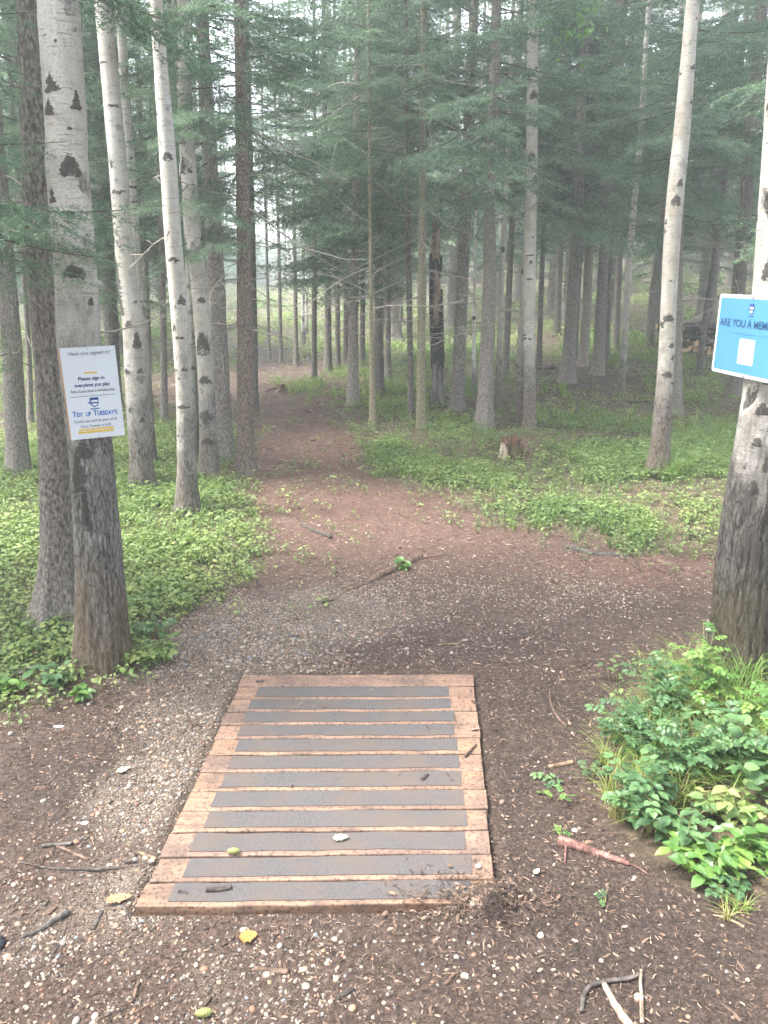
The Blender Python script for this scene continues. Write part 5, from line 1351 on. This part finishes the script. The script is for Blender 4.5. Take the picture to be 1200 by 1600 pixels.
stick('red_branch', [(872, 1318), (892, 1324), (920, 1330), (950, 1341), (985, 1356)], 8.5, 3.5, 'stick_red', 'short thick red barked branch lying below the green mound', 'branch', extra=[(.12, 882, 1352, 2.6), (.55, 930, 1350, 1.2), (1.0, 1015, 1372, 1.5)])
stick('exposed_root', [(908, 1588), (910, 1566), (922, 1548), (945, 1538), (975, 1532), (1000, 1524)], 3.5, 3.0, 'stick_grey', 'bent grey brown root arching at the bottom right corner', 'root', 1.5)
stick('exposed_root', [(944, 1543), (958, 1566), (972, 1590), (1000, 1625)], 5, 8, 'stick_pale', 'thick peeling pale root at the bottom right corner', 'root', .9)
stick('exposed_root', [(1002, 1518), (1000, 1550), (1003, 1600)], 2.2, 3, 'stick_pale', 'thin straight pale root beside the thick peeling one', 'root', 2.0)
stick('exposed_root', [(880, 1592), (900, 1580), (830, 1598)][:2] + [(905, 1576)], 1.5, 1.2, 'stick_dark', 'hair thin dark root left of the arching root', 'root')
stick('driftwood', [(36, 1464), (60, 1453), (85, 1440), (106, 1426)], 3, 6.5, 'stick_grey', 'grey tapered piece of weathered wood at lower left', 'stick', .7)
stick('stick', [(66, 1323), (90, 1321), (114, 1319)], 3.5, 3, 'stick_grey', 'short dark grey stick at left beside the bare dirt', 'stick')
stick('stick', [(90, 1326), (115, 1335), (139, 1345)], 3, 2.5, 'stick_brown', 'flat brown splinter just below the short grey stick', 'stick')
stick('twig', [(35, 1351), (75, 1357), (120, 1361), (180, 1361), (240, 1350)], 1.6, 2.4, 'stick_dark', 'long thin black twig pointing at the pad corner from the left', 'twig', 1.0, extra=[(.2, 60, 1335, .8)])
stick('twig', [(192, 1351), (215, 1349), (243, 1346)], 1.4, 1.8, 'stick_dark', 'short black twig touching the pad left edge', 'twig', 1.4)
stick('twig', [(196, 1320), (222, 1302)], 1, 1, 'stick_tan', 'thin tan twig on gravel left of the pad', 'twig')
stick('stick', [(218, 1334), (243, 1344)], 2.4, 2.8, 'stick_tan', 'short tan wood bit touching the pad left edge', 'stick')
stick('twig', [(81, 1496), (96, 1468), (110, 1436)], 2, 1.4, 'stick_dark', 'dark twig standing out right of the weathered wood piece', 'twig')
stick('twig', [(146, 1452), (157, 1424)], 2.6, 2.6, 'stick_dark', 'dark stub of bark between the wood piece and the pad corner', 'twig')
stick('twig', [(196, 1430), (202, 1453)], 1.6, 1.6, 'stick_grey', 'small grey twig just below the front left pad corner', 'twig')
stick('stick', [(209, 1563), (214, 1548), (219, 1534)], 3.2, 2.6, 'stick_brown', 'brown stick end near the bottom left of the photo', 'stick', extra=[(1.0, 229, 1505, 1.0)])
stick('twig', [(180, 1592), (215, 1580), (236, 1566)], 1.3, 1, 'stick_tan', 'thin tan twig at the bottom left', 'twig')
stick('bark_piece', [(398, 1514), (425, 1518), (451, 1521)], 4.5, 4.5, 'stick_brown', 'reddish brown slab of bark below the middle of the pad', 'bark', .3)
stick('bark_piece', [(527, 1565), (540, 1557), (553, 1549)], 4, 5, 'stick_dark', 'black lump of bark at the bottom centre', 'bark', .4)
stick('stick', [(693, 1543), (703, 1535), (712, 1528)], 3.2, 3.2, 'stick_brown', 'short brown stick right of the black bark lump', 'stick', extra=[])
stick('twig', [(692, 1525), (716, 1523)], 1.2, 1.0, 'stick_tan', 'tan twig just above the short brown stick', 'twig')
stick('rotten_stick', [(322, 1391), (342, 1390), (361, 1387)], 4.0, 4.0, 'stick_dark', 'black rotten stick on the frontmost board of the pad', 'stick', .4, True)
stick('bark_crumb', [(278, 1394), (291, 1397)], 3.5, 2.0, 'stick_dark', 'black bark crumb left of the rotten stick on the pad', 'bark', .3, True)
stick('twig', [(726, 1182), (735, 1173), (744, 1164)], 2.2, 1.8, 'stick_brown', 'brown twig lying across the right end of a pad board', 'twig', .7, True)
stick('twig', [(698, 1207), (709, 1221)], 1.3, 1.2, 'stick_dark', 'dark twig standing slantwise on a grip strip at the right', 'twig', .7, True)
stick('bark_crumb', [(659, 1219), (668, 1211)], 3.2, 2.5, 'stick_dark', 'small dark bark crumb beside the slanting twig on the pad', 'bark', .4, True)
stick('exposed_root', [(540, 925), (575, 912), (600, 898), (630, 883), (658, 871)], 4, 7, 'stick_brown', 'reddish root half buried across the path behind the pad', 'root', .15, extra=[(.9, 700, 867, 1.5)])
stick('exposed_root', [(885, 855), (920, 862), (955, 868), (985, 870)], 6, 5, 'stick_dark', 'grey brown root slab at the edge of the path on the right', 'root', .0)
stick('exposed_root', [(968, 872), (1000, 874), (1035, 880), (1066, 892)], 6, 3, 'stick_brown', 'crumbling reddish root continuing right of the grey slab', 'root', -.2, extra=[(.3, 1040, 897, 3), (.2, 1000, 893, 2.5)])
stick('stick', [(470, 822), (490, 830), (517, 841)], 2.6, 3.0, 'stick_dark', 'dark stick on the left side of the path', 'stick')
stick('twig', [(503, 944), (525, 938)], 2.6, 1, 'stick_dark', 'dark curled twig on the pale gravel behind the pad', 'twig')
stick('stick', [(456, 996), (468, 996)], 2, 2, 'stick_dark', 'tiny black stick on the gravel just behind the pad', 'stick')
stick('stick', [(788, 991), (808, 990), (831, 990)], 1.8, 1.6, 'stick_dark', 'dark straight stick on the dirt behind the right pad corner', 'stick')
stick('twig', [(684, 1009), (700, 1007), (716, 1007)], 1.4, 1, 'stick_tan', 'orange brown twig on the dirt behind the pad', 'twig')
stick('twig', [(858, 1078), (860, 1100), (868, 1120), (882, 1139)], 1.0, 2.2, 'stick_brown', 'long curved twig on the dark dirt right of the pad', 'twig', 1.0)
stick('bark_piece', [(857, 1201), (875, 1198), (893, 1193)], 3, 4, 'stick_tan', 'pale strip of bark right of the pad beside the small sprig', 'bark', .4)
stick('stick', [(843, 809), (862, 802), (877, 796)], 2, 3, 'stick_dark', 'dark stick at the grassy border on the right of the path', 'stick')
stick('twig', [(1114, 1430), (1140, 1438), (1166, 1452)], 1.6, 2.4, 'stick_tan', 'tan orange twig on dark dirt below the mound', 'twig')
stick('twig', [(1134, 1574), (1146, 1586), (1158, 1602)], 2.6, 3, 'stick_brown', 'brown root tip at the very bottom right', 'twig')
stick('bark_piece', [(75, 1088), (92, 1083), (103, 1079)], 3.5, 2.5, 'stick_dark', 'dark bark piece below the broad leaved plant at left', 'bark', .4)
stick('stick', [(400, 1066), (412, 1064), (418, 1063)][:2], 0.9, 0.9, 'stick_dark', 'minute twig on the back board of the pad', 'twig', .6, True)
stick('fallen_branch', [(755, 708), (790, 684), (832, 660)], 1.4, .8, 'stick_tan', 'thin dead branch leaning over the broken stump', 'branch', 3.0, extra=[(.4, 800, 706, .8)])
stick('fallen_branch', [(680, 655), (720, 650), (770, 664)], 1.6, 1.0, 'stick_grey', 'thin grey branch lying between the stout centre spruces', 'branch', 1.0)
stick('fallen_branch', [(985, 633), (1005, 630), (1022, 629)], 2, 1.2, 'stick_dark', 'dark branch lying in the greenery left of the leaning aspen', 'branch', 2.0)
stick('fallen_branch', [(945, 752), (985, 740), (1028, 738)], 1.6, 2.6, 'stick_brown', 'brown branch ending at the foot of the big leaning aspen', 'branch', 1.0, extra=[(.3, 930, 742, 1.2)])
stick('fallen_log', [(840, 578), (855, 577), (869, 576)], 2.5, 2.5, 'stick_dark', 'dark fallen log section behind the twin aspen', 'log', .8)

# stumps
def stump(px, py, rpx, hpx, mat, label, seed, jag=0.35, roots=(), sides=40, name='tree_stump', flare=.4):
    b0 = on_ground(px, py); k = depth(b0) / FPX; rad, h = rpx * k, hpx * k
    r = np.random.default_rng(seed); root = empty(name, b0, label, 'stump')
    th = np.linspace(0, 2 * np.pi, sides, endpoint=False); n = 16; g = Geo(); V = []
    top = h * (1 - jag * np.clip(0.5 + 0.9 * vnoise(np.cos(th) * 1.6 + seed, np.sin(th) * 1.6, 0, seed) + .5 * vnoise(np.cos(th) * 7, np.sin(th) * 7, 0, seed + 1), 0, 1.5))
    for a in range(n):
        f = a / (n - 1); z = -0.05 + (top + 0.05) * f
        rr = rad * (1 + flare * np.exp(-np.maximum(z, 0) / (h * .25)) * (.6 + .4 * np.cos(5 * th + seed))) * (1 + .07 * fbm(np.cos(th) * 5, np.sin(th) * 5, z * 6, seed, 3))
        V.append(np.stack([rr * np.cos(th), rr * np.sin(th), z], -1))
    for f in (.8, .5, .2):     # broken hollow top
        z = top * .92 * (1 - .25 * (1 - f)) + .02 * h * vnoise(np.cos(th) * 9 * f, np.sin(th) * 9 * f, 0, seed + 5)
        V.append(np.stack([rad * f * np.cos(th), rad * f * np.sin(th), z], -1))
    V = np.array(V); m = len(V); i = np.arange(m - 1)[:, None] * sides; j = np.arange(sides)[None]; jn = (j + 1) % sides
    F4 = np.stack([i + j, i + jn, i + sides + jn, i + sides + j], -1).reshape(-1, 4); VV = V.reshape(-1, 3); VV = np.vstack([VV, [0, 0, float(top.mean()) * .7]])
    j = np.arange(sides); g.add(VV, np.stack([(m - 1) * sides + j, (m - 1) * sides + (j + 1) % sides, np.full(sides, m * sides)], -1), F4)
    g.obj('stump_wood', M[mat], root, (0, 0, 0), smooth=True)
    for (ex, ey, w, mt) in roots:
        e = on_ground(ex, ey) - b0; g = Geo()
        d = e / np.linalg.norm(e[:2]); s = d * rad * .7; s[2] = h * .45
        tube(g, smooth_path([s, (s + e) / 2 + np.array([0, 0, h * .12]), e], 9), np.linspace(w, w * .35, 9) * k, 7, 0, .5, True, .25, 3)
        g.obj('root', M[mt], root, (0, 0, 0), smooth=True)
    return root
b = MB('stump_split'); P = b.coord(); n = b.noise(b.coord((30, 30, 6)), 1.0, 5, .65); xx = b.n('SeparateXYZ', None, Vector=P).outputs['X']
pale = b.ramp(n, [(0.35, (0.18, 0.14, 0.10)), (0.6, (0.50, 0.42, 0.32))]); drk = b.ramp(n, [(0.35, (0.025, 0.018, 0.012)), (0.6, (0.12, 0.085, 0.055))])
zz = b.n('SeparateXYZ', None, Vector=P).outputs['Z']
c = b.mix(b.ramp(b.math('ADD', b.math('MULTIPLY', xx, 6.0), b.math('ADD', n, 0.12)), [(0.30, 1.0), (0.40, 0.0)]), drk, pale)
c = b.mix(b.ramp(b.math('ADD', zz, b.math('MULTIPLY', n, 0.1)), [(0.175, 0.0), (0.20, 1.0)]), c, (0.10, 0.055, 0.035))
M['stump_split'] = b.done(b.bsdf(c, .9, b.bump(n, .9, .01), .1))
stump(797, 716, 15, 34, 'stump_split', 'broken stump with pale split wood on its left side in the greenery', 5, .5)
stump(440, 612, 5.5, 13, 'stick_red', 'small red brown stump with pale roots beside the far path', 8, .25, [(430, 616, 1.6, 'stick_pale'), (470, 610, 1.3, 'stick_grey'), (415, 612, 2.0, 'stick_dark'), (452, 613, 1.6, 'stick_dark')])
def chunk():
    b0 = on_ground(822, 712); g = Geo(); k = depth(b0) / FPX
    n1_, n2_ = 9, 8; w, h, t = 17 * k, 26 * k, 6 * k
    X, Z = np.meshgrid(np.linspace(-w / 2, w / 2, n1_), np.linspace(-.03, h, n2_))
    Zt = Z * (1 - .18 * (X / w + .5)) + .008 * vnoise(X * 60, Z * 3, 0, 4); Xs = X + Z * -.25
    Y0 = -t / 2 + .012 * vnoise(X * 40, Z * 5, 0, 6) + Z * .35; Y1 = Y0 + t
    A = np.stack([Xs, Y0, Zt], -1).reshape(-1, 3); B_ = np.stack([Xs, Y1, Zt], -1).reshape(-1, 3); m = n1_ * n2_
    i = np.arange(n2_ - 1)[:, None] * n1_; j = np.arange(n1_ - 1)[None]; F = np.stack([i + j, i + j + 1, i + n1_ + j + 1, i + n1_ + j], -1).reshape(-1, 4)
    ring = list(range(n1_)) + [n1_ * (q + 1) + n1_ - 1 for q in range(n2_ - 1)] + list(range(m - 2, m - n1_ - 1, -1)) + [n1_ * q for q in range(n2_ - 2, 0, -1)]
    S4 = [(ring[q], ring[q] + m, ring[(q + 1) % len(ring)] + m, ring[(q + 1) % len(ring)]) for q in range(len(ring))]
    g.add(np.vstack([A, B_]), None, np.vstack([F, F[:, ::-1] + m, np.array(S4)]))
    tag(g.obj('wood_slab', M['rotwood'], None, b0), 'reddish brown rotten slab leaning on the right of the broken stump', 'wood')
stick_mat('rotwood', (0.05, 0.03, 0.022), (0.11, 0.065, 0.048), (0.19, 0.13, 0.10))
chunk()

# woodpile: every log a thing
def woodpile():
    r = np.random.default_rng(12); G_ = 'logs stacked in the woodpile'
    c0 = on_ground(1092, 553); k = depth(c0) / FPX; x0 = c0[0] - 34 * k; w = 88 * k; H_ = 42 * k
    protos = []
    for i in range(5):
        g = Geo(); Q = smooth_path([(-.5, 0, 0), (0, r.normal() * .02, r.normal() * .015), (.5, r.normal() * .02, 0)], 9)
        tube(g, Q, np.linspace(1.05, .9, 9) * .032, 9, 0, .5, False, .2, i * 3)
        V, F3, F4, *_ = g.arrays(); nn = len(V); g2 = Geo(); g2.add(V, None, F4, 0)
        g2.add(np.vstack([V[:9], Q[0] - [.002, 0, 0]]), [(a, (a + 1) % 9, 9) for a in range(9)], None, 1)
        g2.add(np.vstack([V[-9:], Q[-1] + [.002, 0, 0]]), [((a + 1) % 9, a, 9) for a in range(9)], None, 1)
        protos.append(g2.mesh('log', [M['stick_dark'], M['log_end']], True))
    n = 0
    for lay in range(7):
        z = .04 + lay * H_ / 7.3
        front = lay < 3
        m = 10 if front else 6
        for q in range(m):
            if front:
                x = x0 + .05 + (w * .62) * q / m + r.normal() * .015; y = c0[1] + r.normal() * .04 + .35; rot = R(90) + r.normal() * .12; L = r.uniform(.8, 1.0)
            else:
                x = x0 + w * .5 + r.normal() * w * .12; y = c0[1] - .12 + .13 * q + r.normal() * .02; rot = r.normal() * .16; L = r.uniform(.75, 1.05) * w
            s = r.uniform(.8, 1.35)
            o = link('log', protos[n % 5], None, (x, y, float(Tm(x, y)) + z + r.normal() * .008), (0, r.normal() * .04, rot), (L, s, s)); n += 1
            tag(o, 'cut log pointing its pale end at the path, low in the woodpile' if front else 'dark log lying lengthwise in the upper rows of the woodpile', 'log', G_ + (' with ends to the front' if front else ' lying lengthwise'))
        if front:
            for q in range(4):
                s = r.uniform(.9, 1.3); x = x0 + w * .82 + r.normal() * .03
                o = link('log', protos[n % 5], None, (x, c0[1] + .1 + q * .16, float(Tm(x, c0[1])) + z), (0, r.normal() * .04, r.normal() * .12), (w * .36, s, s)); n += 1
                tag(o, 'short dark log lying across the right end of the woodpile base', 'log', G_ + ' at the right end')
M['log_end'] = mat_plain('log_end', (0.40, 0.27, 0.16), 0.85, 0.1, 0.4, 60)
woodpile()

# stones, fallen leaves, cones
def stone(px, py, rpx, mat, label, sc=(1, .75, .55), seed=0, name='stone', cat='stone', onpad=False):
    b0 = on_ground(px, py); k = depth(b0) / FPX; V, F, _, _, _ = sphere_proto(3, 50 + seed, .12)
    g = Geo(); g.add(V * rpx * k * np.array(sc), F); b0[2] += rpx * k * sc[2] * .25
    tag(g.obj(name, M[mat], None, b0, smooth=True), label, cat)
stick_mat('stone_grey', (0.14, 0.13, 0.125), (0.22, 0.205, 0.20), (0.30, 0.285, 0.28))
M['stone_white'] = mat_plain('stone_white', (0.36, 0.34, 0.32), .6, .3, .15, 40)
M['black_rubber'] = mat_plain('black_rubber', (0.012, 0.013, 0.018), .5, .4, .2, 40)
stone(31, 1052, 10, 'stone_grey', 'smooth grey oval stone left of the broad leaved plant', seed=1)
stone(51, 1045, 10, 'stone_grey', 'rougher grey brown stone touching the smooth oval one', seed=2, sc=(1, .8, .7))
stone(730, 1407, 8, 'stone_white', 'white pebble on the dirt at the front right pad corner', seed=3)
stone(92, 1137, 9, 'stone_white', 'flat cream stone on the dirt below the bright seedling', seed=4, sc=(1, .5, .3))
stone(-3, 1476, 13, 'black_rubber', 'black rounded object cut off by the left edge low down', sc=(.9, 1.2, .9), seed=5, name='black_object', cat='object')
stone(133, 1288, 7, 'stone_grey', 'bluish grey pebble at the border of bare dirt on the left', seed=6)
for i, (x, y) in enumerate(((148, 1046), (158, 1053), (163, 1050), (168, 1053))):
    stone(x, y, 3.4, 'stone_white', 'small white chip lying against the root of the poster birch', seed=7 + i, sc=(1, .7, .4), name='white_chip', cat='chip')
    bpy.context.scene.collection.objects[-1]['group'] = 'white chips at the poster birch root'
def dead_leaf(px, py, wpx, mat, label, rot, wd=.7, onpad=False, curl=.15):
    b0 = np.array(flat(px, py, PZ + .007)) if onpad else on_ground(px, py, .007); k = depth(b0) / FPX; L = wpx * k
    n = 17; g = Geo(); rows = []
    for a in range(n):
        f = a / (n - 1); w = math.sin(math.pi * min(1, f) ** .8) ** .75 * wd * L * .5 * (1 + .12 * math.sin(a * 2.3) + .06 * math.sin(a * 5.1))
        for s in (-1, -.5, 0, .5, 1): rows.append(((f - .5) * L, s * w * (1 + .1 * math.sin(a * 5)), curl * L * (abs(s) ** 1.5 * .35 + .25 * (f - .5) ** 2 + .06 * math.sin(a * 3 + s * 2))))
    V = np.array(rows); i = np.arange(n - 1)[:, None] * 5; j = np.arange(4)[None]
    g.add(V, None, np.stack([i + j, i + 5 + j, i + 5 + j + 1, i + j + 1], -1).reshape(-1, 4))
    o = g.obj('fallen_leaf', M[mat], None, b0, smooth=True); o.rotation_euler = (0, 0, R(rot)); tag(o, label, 'leaf')
M['leaf_yellow'] = mat_plain('leaf_yellow', (0.27, 0.135, 0.04), .6, .3, .4, 60)
M['leaf_pale'] = mat_plain('leaf_pale', (0.40, 0.42, 0.26), .6, .3, .1, 40)
M['leaf_cream'] = mat_plain('leaf_cream', (0.36, 0.34, 0.25), .6, .3, .1, 40)
M['leaf_orange'] = mat_plain('leaf_orange', (0.24, 0.14, 0.08), .7, .3, .4, 80)
dead_leaf(388, 1467, 29, 'leaf_yellow', 'yellow orange fallen leaf on gravel below the pad', 15, .85)
dead_leaf(532, 1309, 25, 'leaf_pale', 'pale yellow green leaf lying on a dark grip strip', 8, .55, True)
dead_leaf(193, 1206, 22, 'leaf_cream', 'cream coloured leaf on gravel left of the pad', 40, .6)
dead_leaf(186, 1412, 42, 'leaf_orange', 'torn tan leaf by the front left pad corner', 12, .45)
dead_leaf(747, 1353, 12, 'leaf_pale', 'tiny greenish leaf on the right end of a front board', 60, .7, True)
dead_leaf(247, 918, 17, 'leaf_orange', 'pinkish brown dead leaf among the herbs right of the poster birch', -10, .5)
dead_leaf(838, 1368, 16, 'leaf_cream', 'small cream bark flake on the dirt right of the pad corner', 50, .5)
dead_leaf(1162, 1160, 30, 'leaf_cream', 'silvery upturned leaf in the shrubs at right', 10, .45)
def cone(px, py, L, label, rot, onpad=False):
    b0 = np.array(flat(px, py, PZ + .004)) if onpad else on_ground(px, py, .003); k = depth(b0) / FPX
    n, m = 40, 26; f = np.linspace(0, 1, n)[:, None]; th = (np.arange(m) * 2 * np.pi / m)[None]
    rr = .30 * np.sin(np.pi * np.clip(f * .96 + .02, 0, 1)) ** .6 * (1 + .16 * np.maximum(0, np.sin(f * 40 + 0 * th)) * (.6 + .4 * np.sin(th * 6 + np.floor(f * 6.4) * 1.5)))
    V = np.stack([(f - .5) + 0 * th, rr * np.cos(th) * .8, rr * np.sin(th) * .8 + .22], -1).reshape(-1, 3) * L * k
    i = np.arange(n - 1)[:, None] * m; j = np.arange(m)[None]; jn = (j + 1) % m; g = Geo()
    g.add(V, None, np.stack([i + j, i + m + j, i + m + jn, i + jn], -1).reshape(-1, 4))
    o = g.obj('green_cone', M['cone'], None, b0, smooth=True); o.rotation_euler = (0, 0, R(rot)); tag(o, label, 'cone')
M['cone'] = mat_plain('cone', (0.17, 0.18, 0.06), .5, .4, .35, 150)
cone(319, 1586, 28, 'green spruce cone on the gravel at the bottom', 8)
cone(365, 1333, 20, 'small lime green cone in a gap between pad boards', 3, True)

# ------------------------------------------------------------------ leafy boughs that hang into the photo
def bough(root, p0, p1, idx, sc=None, lod='A', name='bough', roll=0.0):
    p0 = np.array(p0, float); d = np.array(p1, float) - p0; L = np.linalg.norm(d)
    V, F3, F4, mm, tt = BR[lod][idx]; Mx = frame(d, roll) * (L / 1.5)
    g = Geo(); scatter(g, [(V, F3, F4, mm, tt)], np.zeros(1, int), np.zeros((1, 3)), Mx[None], np.array([.58]))
    return g.obj(name, [M['needle'], M['wood_dark']], root, tuple(p0 - np.array(root.location)))
lroot = empty('spruce_tree', (-2.35, 2.75, float(Tm(-2.35, 2.75))), 'spruce outside the left edge holding a bluish bough across the poster birch', 'spruce tree')
g, ax = trunk_geo((0, 0, 0), [(0, 0, 0), (0, 0, 3), (0, 0, 10)], [.10, .085, .02], 24, .03, .5, 5, .06, 900, 'spruce', None, 5)
g.obj('trunk', M['spruce'], lroot, (0, 0, 0), smooth=True)
link('crown', CROWN['A'][1], lroot, (0, 0, 2.75), (0, 0, 1.0), (.75,) * 3)
for i, (px, py, Y, z0, dy) in enumerate([(222, 338, 2.55, 1.98, 0), (150, 322, 2.60, 1.95, 0), (90, 285, 2.45, 2.10, 0), (75, 250, 2.65, 2.2, 0), (55, 20, 2.7, 2.55, 0), (40, 300, 2.8, 2.1, 0), (30, 60, 2.7, 2.6, 0)]):
    bough(lroot, (-2.35, 2.75, z0), at_plane(px, py, Y), i % 3, lod='N', roll=(i * 0.7) % 0.9 - 0.3)
def boughs(tree, ends, lod='A'):
    root, ax_, base_ = tree
    for i, (px, py, Y) in enumerate(ends):
        e = np.array(at_plane(px, py, Y)); z = e[2] + 0.22 + 0.06 * (i % 3); x, y, r_ = ax_(z - base_[2])
        bough(root, (base_[0] + x, base_[1] + y, z), e, i % len(BR[lod]), lod=lod, roll=((i * 37) % 10 - 5) * .08)
boughs(MIDS, [(250, 50, 5.1), (235, 170, 5.3), (255, 300, 5.2), (205, 240, 5.6), (310, 400, 5.4), (300, 130, 5.2), (385, 330, 5.6), (215, 380, 5.6)], 'N')
boughs(REDS, [(325, 110, 5.8), (320, 210, 6.0), (330, 330, 6.1)], 'N')
boughs(NAMED[513], [(470, 405, 11.5), (500, 455, 11.2), (545, 425, 11.4), (470, 330, 11.6), (560, 360, 11.3)], 'B')
boughs(NAMED[593], [(560, 440, 8.9), (640, 405, 9.0), (605, 450, 8.7), (570, 370, 8.8), (650, 345, 9.0)], 'A')
boughs(NAMED[552], [(480, 415, 8.0), (470, 300, 8.0), (505, 240, 7.8), (575, 190, 7.6), (630, 330, 8.2), (610, 250, 8.0), (455, 360, 8.4), (520, 330, 7.7), (650, 400, 8.6), ])
boughs(NAMED[757], [(700, 290, 6.8), (845, 240, 7.0), (660, 235, 6.7), (800, 300, 6.9), (610, 180, 6.6), (735, 215, 6.5), (850, 150, 6.9), (690, 120, 6.6)])
boughs(NAMED[886], [(850, 330, 9.4), (965, 300, 9.4), (835, 240, 9.5), (930, 345, 9.2), (985, 230, 9.4)])
boughs(NAMED[1057], [(960, 340, 7.6), (1130, 300, 7.6), (1140, 210, 7.5), (985, 250, 7.4), (1000, 160, 7.3), (1120, 120, 7.4)])
rroot = empty('spruce_tree', (2.95, 3.75, float(Tm(2.95, 3.75))), 'spruce outside the right edge whose light green tips show beside the sign birch', 'spruce tree')
g.obj('trunk', M['spruce'], rroot, (0, 0, 0), smooth=True)
link('crown', CROWN['A'][2], rroot, (0, 0, 2.9), (0, 0, 2.0), (.7,) * 3)
for i, (px, py, Y, z0) in enumerate([(1128, 375, 3.6, 2.15), (1150, 310, 3.4, 2.25), (1132, 90, 3.9, 2.75), (1145, 200, 4.0, 2.6), (1170, 385, 3.5, 2.0)]):
    bough(rroot, (2.95, 3.75, z0), at_plane(px, py, Y), i % 3, lod='N')

# ------------------------------------------------------------------ unseen trees added beside and behind the camera to shade the clearing
def behind():
    r = np.random.default_rng(44)
    g, ax = trunk_geo((0, 0, 0), [(0, 0, 0), (0, 0, 3), (0, 0, 12)], [.13, .11, .02], 16, .1, .4, 5, .05, 901, 'spruce', None, 6)
    tm = g.mesh('trunk', [M['spruce'], M['twig']], True)
    for i, (x, y) in enumerate([(-3.6, 0.2), (3.4, 0.6), (-4.8, -2.4), (4.4, -2.2), (-2.4, -4.2), (2.2, -4.6), (0.2, -6.5), (-6.5, 1.8), (6.2, 2.2), (-6.3, -5.5), (6.5, -5.2), (-1.9, -1.6), (1.8, -2.0), (-4.9, -0.6), (4.9, -0.4), (0.1, -3.6), (-2.9, -6.4), (3.1, -6.9), (3.1, 1.6)]):
        root = empty('spruce_tree', (x, y, float(Tm(x, y))), 'spruce added to shade the clearing, beside or behind the photographer, out of the frame', 'spruce tree', 'spruces added for shade round the photographer')
        link('trunk', tm, root, (0, 0, 0))
        link('crown', CROWN['C'][i % 4], root, (0, 0, r.uniform(2.6, 3.4)), (0, 0, r.uniform(0, 6)), (r.uniform(.8, 1.1),) * 3)
behind()

# ------------------------------------------------------------------ air
if HAZE > 0:
    me = bpy.data.meshes.new('haze'); x0, x1, y0, y1, z0, z1 = -88, 88, -42, 133, -4, 22
    V = [(x, y, z) for z in (z0, z1) for y in (y0, y1) for x in (x0, x1)]
    me.from_pydata(V, [], [(0, 2, 3, 1), (4, 5, 7, 6), (0, 1, 5, 4), (2, 6, 7, 3), (0, 4, 6, 2), (1, 3, 7, 5)])
    hm = bpy.data.materials.new('haze'); hm.use_nodes = True; nt = hm.node_tree; nt.nodes.clear()
    pv = nt.nodes.new('ShaderNodeVolumePrincipled'); pv.inputs['Color'].default_value = (0.85, 0.92, 0.95, 1); pv.inputs['Density'].default_value = HAZE; pv.inputs['Anisotropy'].default_value = 0.35
    mo = nt.nodes.new('ShaderNodeOutputMaterial'); nt.links.new(pv.outputs[0], mo.inputs['Volume'])
    me.materials.append(hm); tag(link('haze', me), kind='stuff')
